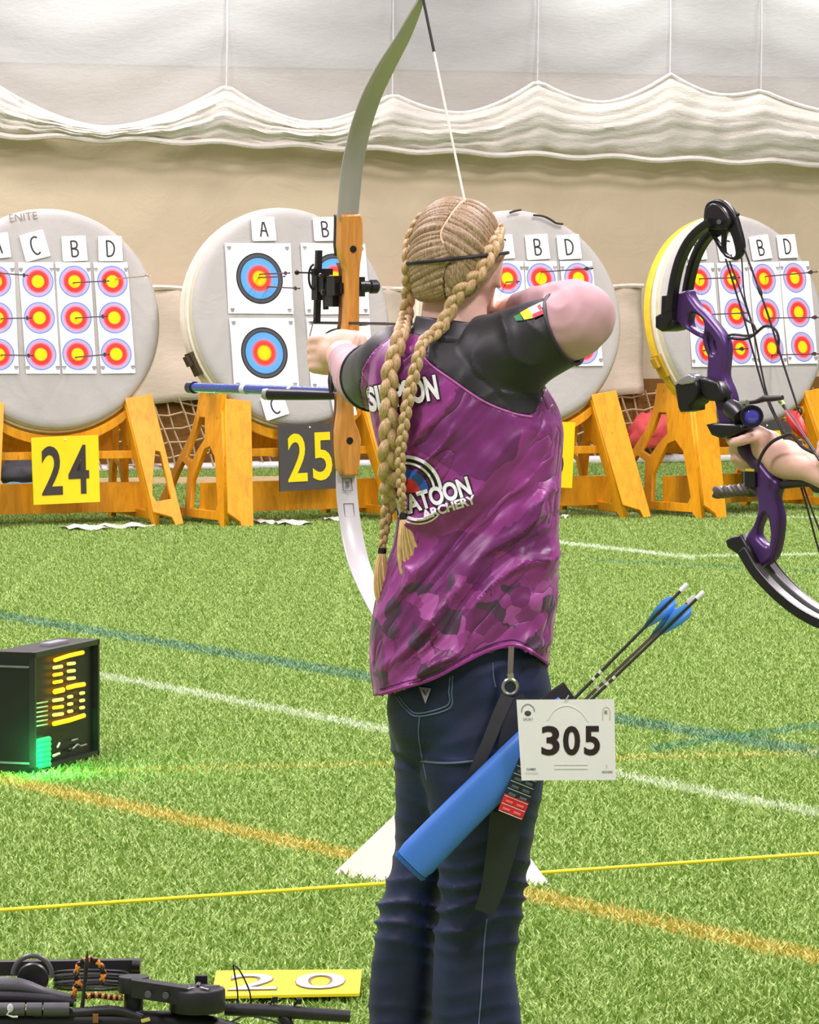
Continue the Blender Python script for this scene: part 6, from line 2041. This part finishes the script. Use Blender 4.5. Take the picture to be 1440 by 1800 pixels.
go_ = bpy.data.objects.new('green_lamp_glow', gl); COL.objects.link(go_); go_.location = lbp(*lp(365, 1120), .05)
capsule([(485, 1024), (502, 990)], .0035, mat('tag_cream', (226, 222, 190), 0.4), 'switch'); capsule([(448, 1098), (500, 1078)], .0045, mat('tag_cream', (226, 222, 190), 0.4), 'switch')
capsule([(610, 1040), (655, 1000), (680, 1015), (730, 1000)], .0028, mat('maker_grey', (150, 150, 146), 0.3), 'maker_mark'); capsule([(608, 968), (655, 955)], .0028, mat('maker_grey', (150, 150, 146), 0.3), 'maker_mark')
capsule([(580, 1050), (600, 1045)], .006, mat('socket', (14, 14, 14), 0.3), 'socket')

# ---- white folded marker on the turf behind her knees
def panel(name, quad, parent, material, th=.004):
    q = [Vector(p) for p in quad]
    n = (q[1] - q[0]).cross(q[2] - q[0]).normalized() * th
    k = len(q)
    m = MB(); m.add([p + n for p in q] + [p - n for p in q], [tuple(range(k)), tuple(range(2 * k - 1, k - 1, -1))] + [(i, (i + 1) % k, k + (i + 1) % k, k + i) for i in range(k)])
    return m.build(name, material, parent, smooth=False)
Bk, Fr, Fr2 = G(586, 1538, .01), G(716, 1562, .01), G(968, 1558, .01)
Rg, Rg2 = W(695, 1434, 10.98), W(896, 1462, 10.85)
Bk2 = Bk + (Fr2 - Fr)
M_MARK = mat('marker_white', (236, 232, 226), 0.6, var=0.03)
tent = thing('floor_marker', 'white folded tent marker standing on the turf behind the archer\'s knees', 'marker', (Bk + Fr2) / 2)
panel('front_panel', [Fr, Fr2, Rg2, Rg], tent, M_MARK); panel('back_panel', [Bk, Bk2, Rg2, Rg], tent, M_MARK)
panel('shaded_end', [Bk, Fr, Rg], tent, mat('marker_white_shaded', (214, 204, 188), 0.6, var=0.03), .002)  # added sheet over the open end, shade put into a darker marker white
# ---- yellow line rope
A_, B_ = G(-160, 1611, .034), G(1600, 1489, .034)
m = MB(); m.tube([A_.lerp(B_, i / 60) for i in range(61)], .0046, 8)
tag(m.build('line_rope', mat('rope_yellow', (246, 220, 30), 0.5)), 'thin yellow rope stretched across the turf as a line', 'rope')
# ---- lane plate 20 lying on the turf
c4 = [G(371, 1751, .034), G(632, 1746, .034), G(636, 1704, .034), G(381, 1706, .034)]
pl = thing('lane_plate', 'yellow plate with grey number 20 lying flat on the turf', 'sign', sum(c4, Vector()) / 4)
m = MB(); dz = Vector((0, 0, -.006)); m.add(c4 + [p + dz for p in c4], [(0, 1, 2, 3), (7, 6, 5, 4), (0, 4, 5, 1), (1, 5, 6, 2), (2, 6, 7, 3), (3, 7, 4, 0)])
m.build('board', M_SIGNY, pl, smooth=False)
def plp(s, t): return (c4[0].lerp(c4[1], s)).lerp(c4[3].lerp(c4[2], s), t) + Vector((0, 0, .0016))
for ch, s0_, s1_ in (('2', .10, .44), ('0', .55, .90)):
    for bold, z, mm in ((.03, .0, mat('plate_outline', (120, 100, 60), 0.6)), (.008, .001, mat('plate_grey', (184, 178, 182), 0.6))):
        tm = fit_text(text_mesh(ch, 1, 0.0, bold), s1_ - s0_ - (.012 if z else 0), .66 - (.03 if z else 0))
        for v in tm.vertices: v.co = plp((s0_ + s1_) / 2 + v.co.x, .5 + v.co.y) + Vector((0, 0, z))
        mesh_obj('digit', tm, mm, pl)

# ---- black compound bow resting on a low stand, lower left corner
FY = 8.2
fb = thing('compound_bow', 'black compound bow with orange and black paracord sling resting at the lower left', 'bow', Vector((W(200, 1800, FY).x, FY, 0)))
M_FB = mat('fore_black', (38, 38, 40), 0.4, var=0.15); M_FG = mat('fore_grey', (92, 92, 96), 0.35, var=0.12); M_FD = mat('fore_dark', (22, 22, 24), 0.45)
def ft(tab, r_, material, nm, seg=14, flat=1.0, n=24, up=None):
    s = smoothpath(tab, n); m = MB()
    rr = r_ if not hasattr(r_, '__len__') else [float(np.interp(i / (n - 1), np.linspace(0, 1, len(r_)), r_)) for i in range(n)]
    m.tube([W(*q) for q in s], rr, seg, flat, up=up); return m.build(nm, material, fb)
def drum(x, y, Y, r_, h, material, nm, spokes=0):
    c = W(x, y, Y)
    m = MB(); m.lathe([(.0005, 0), (r_ * .96, 0), (r_, -.003), (r_, -h + .003), (r_ * .96, -h), (.0005, -h)], c, UP, 32); o = m.build(nm, material, fb)
    return o
m = MB(); a_, b_ = W(-40, 1702, FY + .12), W(247, 1698, FY + .12); m.box((a_ + b_) / 2, (b_ - a_) / 2, (0, .012, .0), (0, 0, .013)); m.build('upper_limb', M_FB, fb, smooth=False)
m = MB(); m.tube([W(232, 1697, FY + .10), W(246, 1698, FY + .10)], .011, 12); m.build('limb_tip', M_FD, fb)
m = MB(); m.tube([W(57 + 34 * math.cos(t), 1714 - 34 * math.sin(t), FY + .02) for t in (R(-8 + 9.8 * i) for i in range(20))], .0048, 10); m.build('cable_hoop', M_FG, fb)
m = MB(); m.lathe([(.0005, 0), (.028, 0), (.030, -.004), (.030, -.012), (.0005, -.012)], W(57, 1722, FY + .04), (0, -1, 0), 24); m.build('cam_hub', M_FB, fb)
for i in range(5):
    m = MB(); cx_, cy_ = 160, 1711 + 6 * i
    m.tube([W(cx_ + 64 * math.cos(t), cy_ + 5 * math.sin(t), FY + .05 + .045 * math.sin(t)) for t in (R(12 * k) for k in range(31))], .0030, 8, caps=False); m.build('coiled_cable', M_FG if i % 2 else M_FD, fb)
def paracord(pts, r_, nm):
    s = [W(*q) for q in smoothpath(pts, 60)]
    dark, orange = MB(), MB()
    for k in range(4):
        out = []
        for i, p in enumerate(s):
            T = (s[min(59, i + 1)] - s[max(0, i - 1)]).normalized(); e = T.orthogonal().normalized(); e = (Vector((0, 1, 0)) - T * T.y).normalized(); w = T.cross(e)
            f = i * .62 * (1 if k < 2 else -1) + k * math.pi
            out.append(p + (e * math.cos(f) + w * math.sin(f)) * r_ * .62)
        (orange if k in (0, 2) else dark).tube(out, r_ * .55, 7)
    o = dark.build(nm, M_FD, fb); orange.build('orange_strand', mat('cord_orange', (236, 150, 60), 0.6), o)
paracord([(158 + 24 * math.cos(t), 1713 - 27 * math.sin(t), FY - .03) for t in (R(-40 + 33 * i) for i in range(9))] + [(133, 1735, FY - .03), (129, 1752, FY - .03)], .0052, 'paracord_loop')
paracord([(150, 1751, FY - .02), (175, 1750, FY - .02), (195, 1753, FY - .02), (214, 1754, FY - .02)], .0052, 'paracord_end')
ft([(154, 1671, FY - .045), (152, 1695, FY - .045), (148, 1740, FY - .045), (143, 1790, FY - .045), (142, 1840, FY - .045)], [.001, .009, .0065, .009, .010], M_FB, 'stand_prong', 12, .5)
ft([(-40, 1732, FY - .01), (30, 1733, FY - .01), (80, 1745, FY - .01), (135, 1756, FY - .01)], [.020, .019, .012, .007], M_FG, 'lower_limb', 14, .8)
ft([(-40, 1752, FY - .03), (40, 1754, FY - .03), (130, 1762, FY - .03)], [.012, .011, .009], M_FB, 'riser_arm')
for i, (xa, xb) in enumerate(((-10, 44), (47, 74), (77, 122))):
    ft([(xa, 1774, FY - .06), (xb, 1774, FY - .06)], .0125, M_FG, 'riser_segment', 14, 1, 6)
m = MB(); c = W(18, 1772, FY - .076); m.ball(c, (.006, .002, .008), 10, 6); m.tube([c + Vector((0, 0, -.004)), c + Vector((-.006, -.001, -.012)), c + Vector((.004, -.001, -.016)), c + Vector((.014, -.001, -.016))], .0018, 6); m.build('white_mark', mat('mark_white', (236, 236, 234), 0.4), fb)
ft([(-40, 1800, FY - .04), (60, 1797, FY - .04), (200, 1798, FY - .04), (330, 1800, FY - .03), (420, 1812, FY - .03)], [.024, .022, .022, .024, .014], M_FD, 'riser')
ft([(60, 1784, FY - .05), (130, 1781, FY - .05), (200, 1777, FY - .05), (250, 1790, FY - .05)], [.008, .010, .010, .008], M_FB, 'riser_rib')
drum(235, 1716, FY - .01, .029, .030, M_FB, 'drum_knob'); drum(235, 1738, FY - .01, .018, .08, M_FD, 'knob_post')
drum(347, 1737, FY - .04, .052, .042, M_FB, 'cam'); 
for k in range(5):
    a_ = 2 * math.pi * k / 5 + .3; c = W(347, 1736, FY - .04) + Vector((0, 0, .002)); m = MB(); m.tube([c + Vector((math.cos(a_), math.sin(a_), 0)) * .012, c + Vector((math.cos(a_), math.sin(a_), 0)) * .042], .004, 8, .4, up=(0, 0, 1)); m.build('cam_spoke', M_FG, fb)
m = MB(); a_, b_ = W(232, 1735, FY - .045), W(330, 1750, FY - .06); m.box((a_ + b_) / 2, (b_ - a_) / 2, (0, .02, 0), (0, 0, .016)); m.build('cam_arm', M_FB, fb, smooth=False)
for x, y in ((260, 1748), (291, 1750)):
    m = MB(); m.lathe([(.0005, .003), (.006, .003), (.006, -.002)], W(x, y, FY - .085), (0, -1, 0), 14); m.build('arm_bolt', M_FG, fb)
m = MB(); c = W(354, 1723, FY + .03); m.box(c, (.0115, 0, 0), (0, .008, 0), (0, 0, .009)); m.build('square_post', M_FD, fb, smooth=False)
ft([(395, 1774, FY), (480, 1777, FY), (560, 1783, FY), (616, 1787, FY)], [.012, .0125, .012, .0115], M_FB, 'stabilizer', 16)
ft([(495, 1786, FY), (505, 1800, FY), (510, 1830, FY)], [.010, .012, .010], M_FD, 'stabilizer_post')
for x, y in ((481, 1758), (523, 1761)):
    m = MB(); c = W(x, y, FY); m.box(c + Vector((.003, 0, .001)), (.005, 0, 0), (0, .004, 0), (0, 0, .005)); m.tube([c + Vector((-.002, 0, 0)), c + Vector((-.006, 0, -.008)), c + Vector((0, 0, -.016))], .0024, 6); m.build('bracket', M_FD, fb)
for pts in ([(410, 1696), (413, 1715), (417, 1738), (419, 1768)], [(410, 1696), (420, 1704), (432, 1726), (440, 1748), (441, 1772)]):
    ft([(x, y, FY) for x, y in pts], .0017, M_FD, 'wire_hook', 6)
ft([(400, 1800, FY + .02), (430, 1786, FY + .02), (470, 1792, FY + .02), (520, 1808, FY + .02)], .0022, M_FG, 'cable', 6)
m = MB(); c = W(256, 1793, FY - .075); m.box(c, (.008, 0, .002), (0, .001, 0), (-.001, 0, .003)); m.build('yellow_tag', mat('fore_tag', (220, 214, 110), 0.5), fb, smooth=False)
m = MB(); c = W(168, 1790, FY - .07); m.box(c, (.005, 0, 0), (0, .002, 0), (0, 0, .008)); m.build('copper_tag', mat('fore_copper', (170, 116, 70), 0.4, 0.5), fb, smooth=False)
for x, dx in ((60, -.06), (230, .02), (400, .08)):
    a_ = W(x, 1806, FY - .03); m = MB(); m.tube([a_, Vector((a_.x + dx, a_.y - .03, 0.0))], .009, 10); m.build('stand_leg', M_FD, fb)
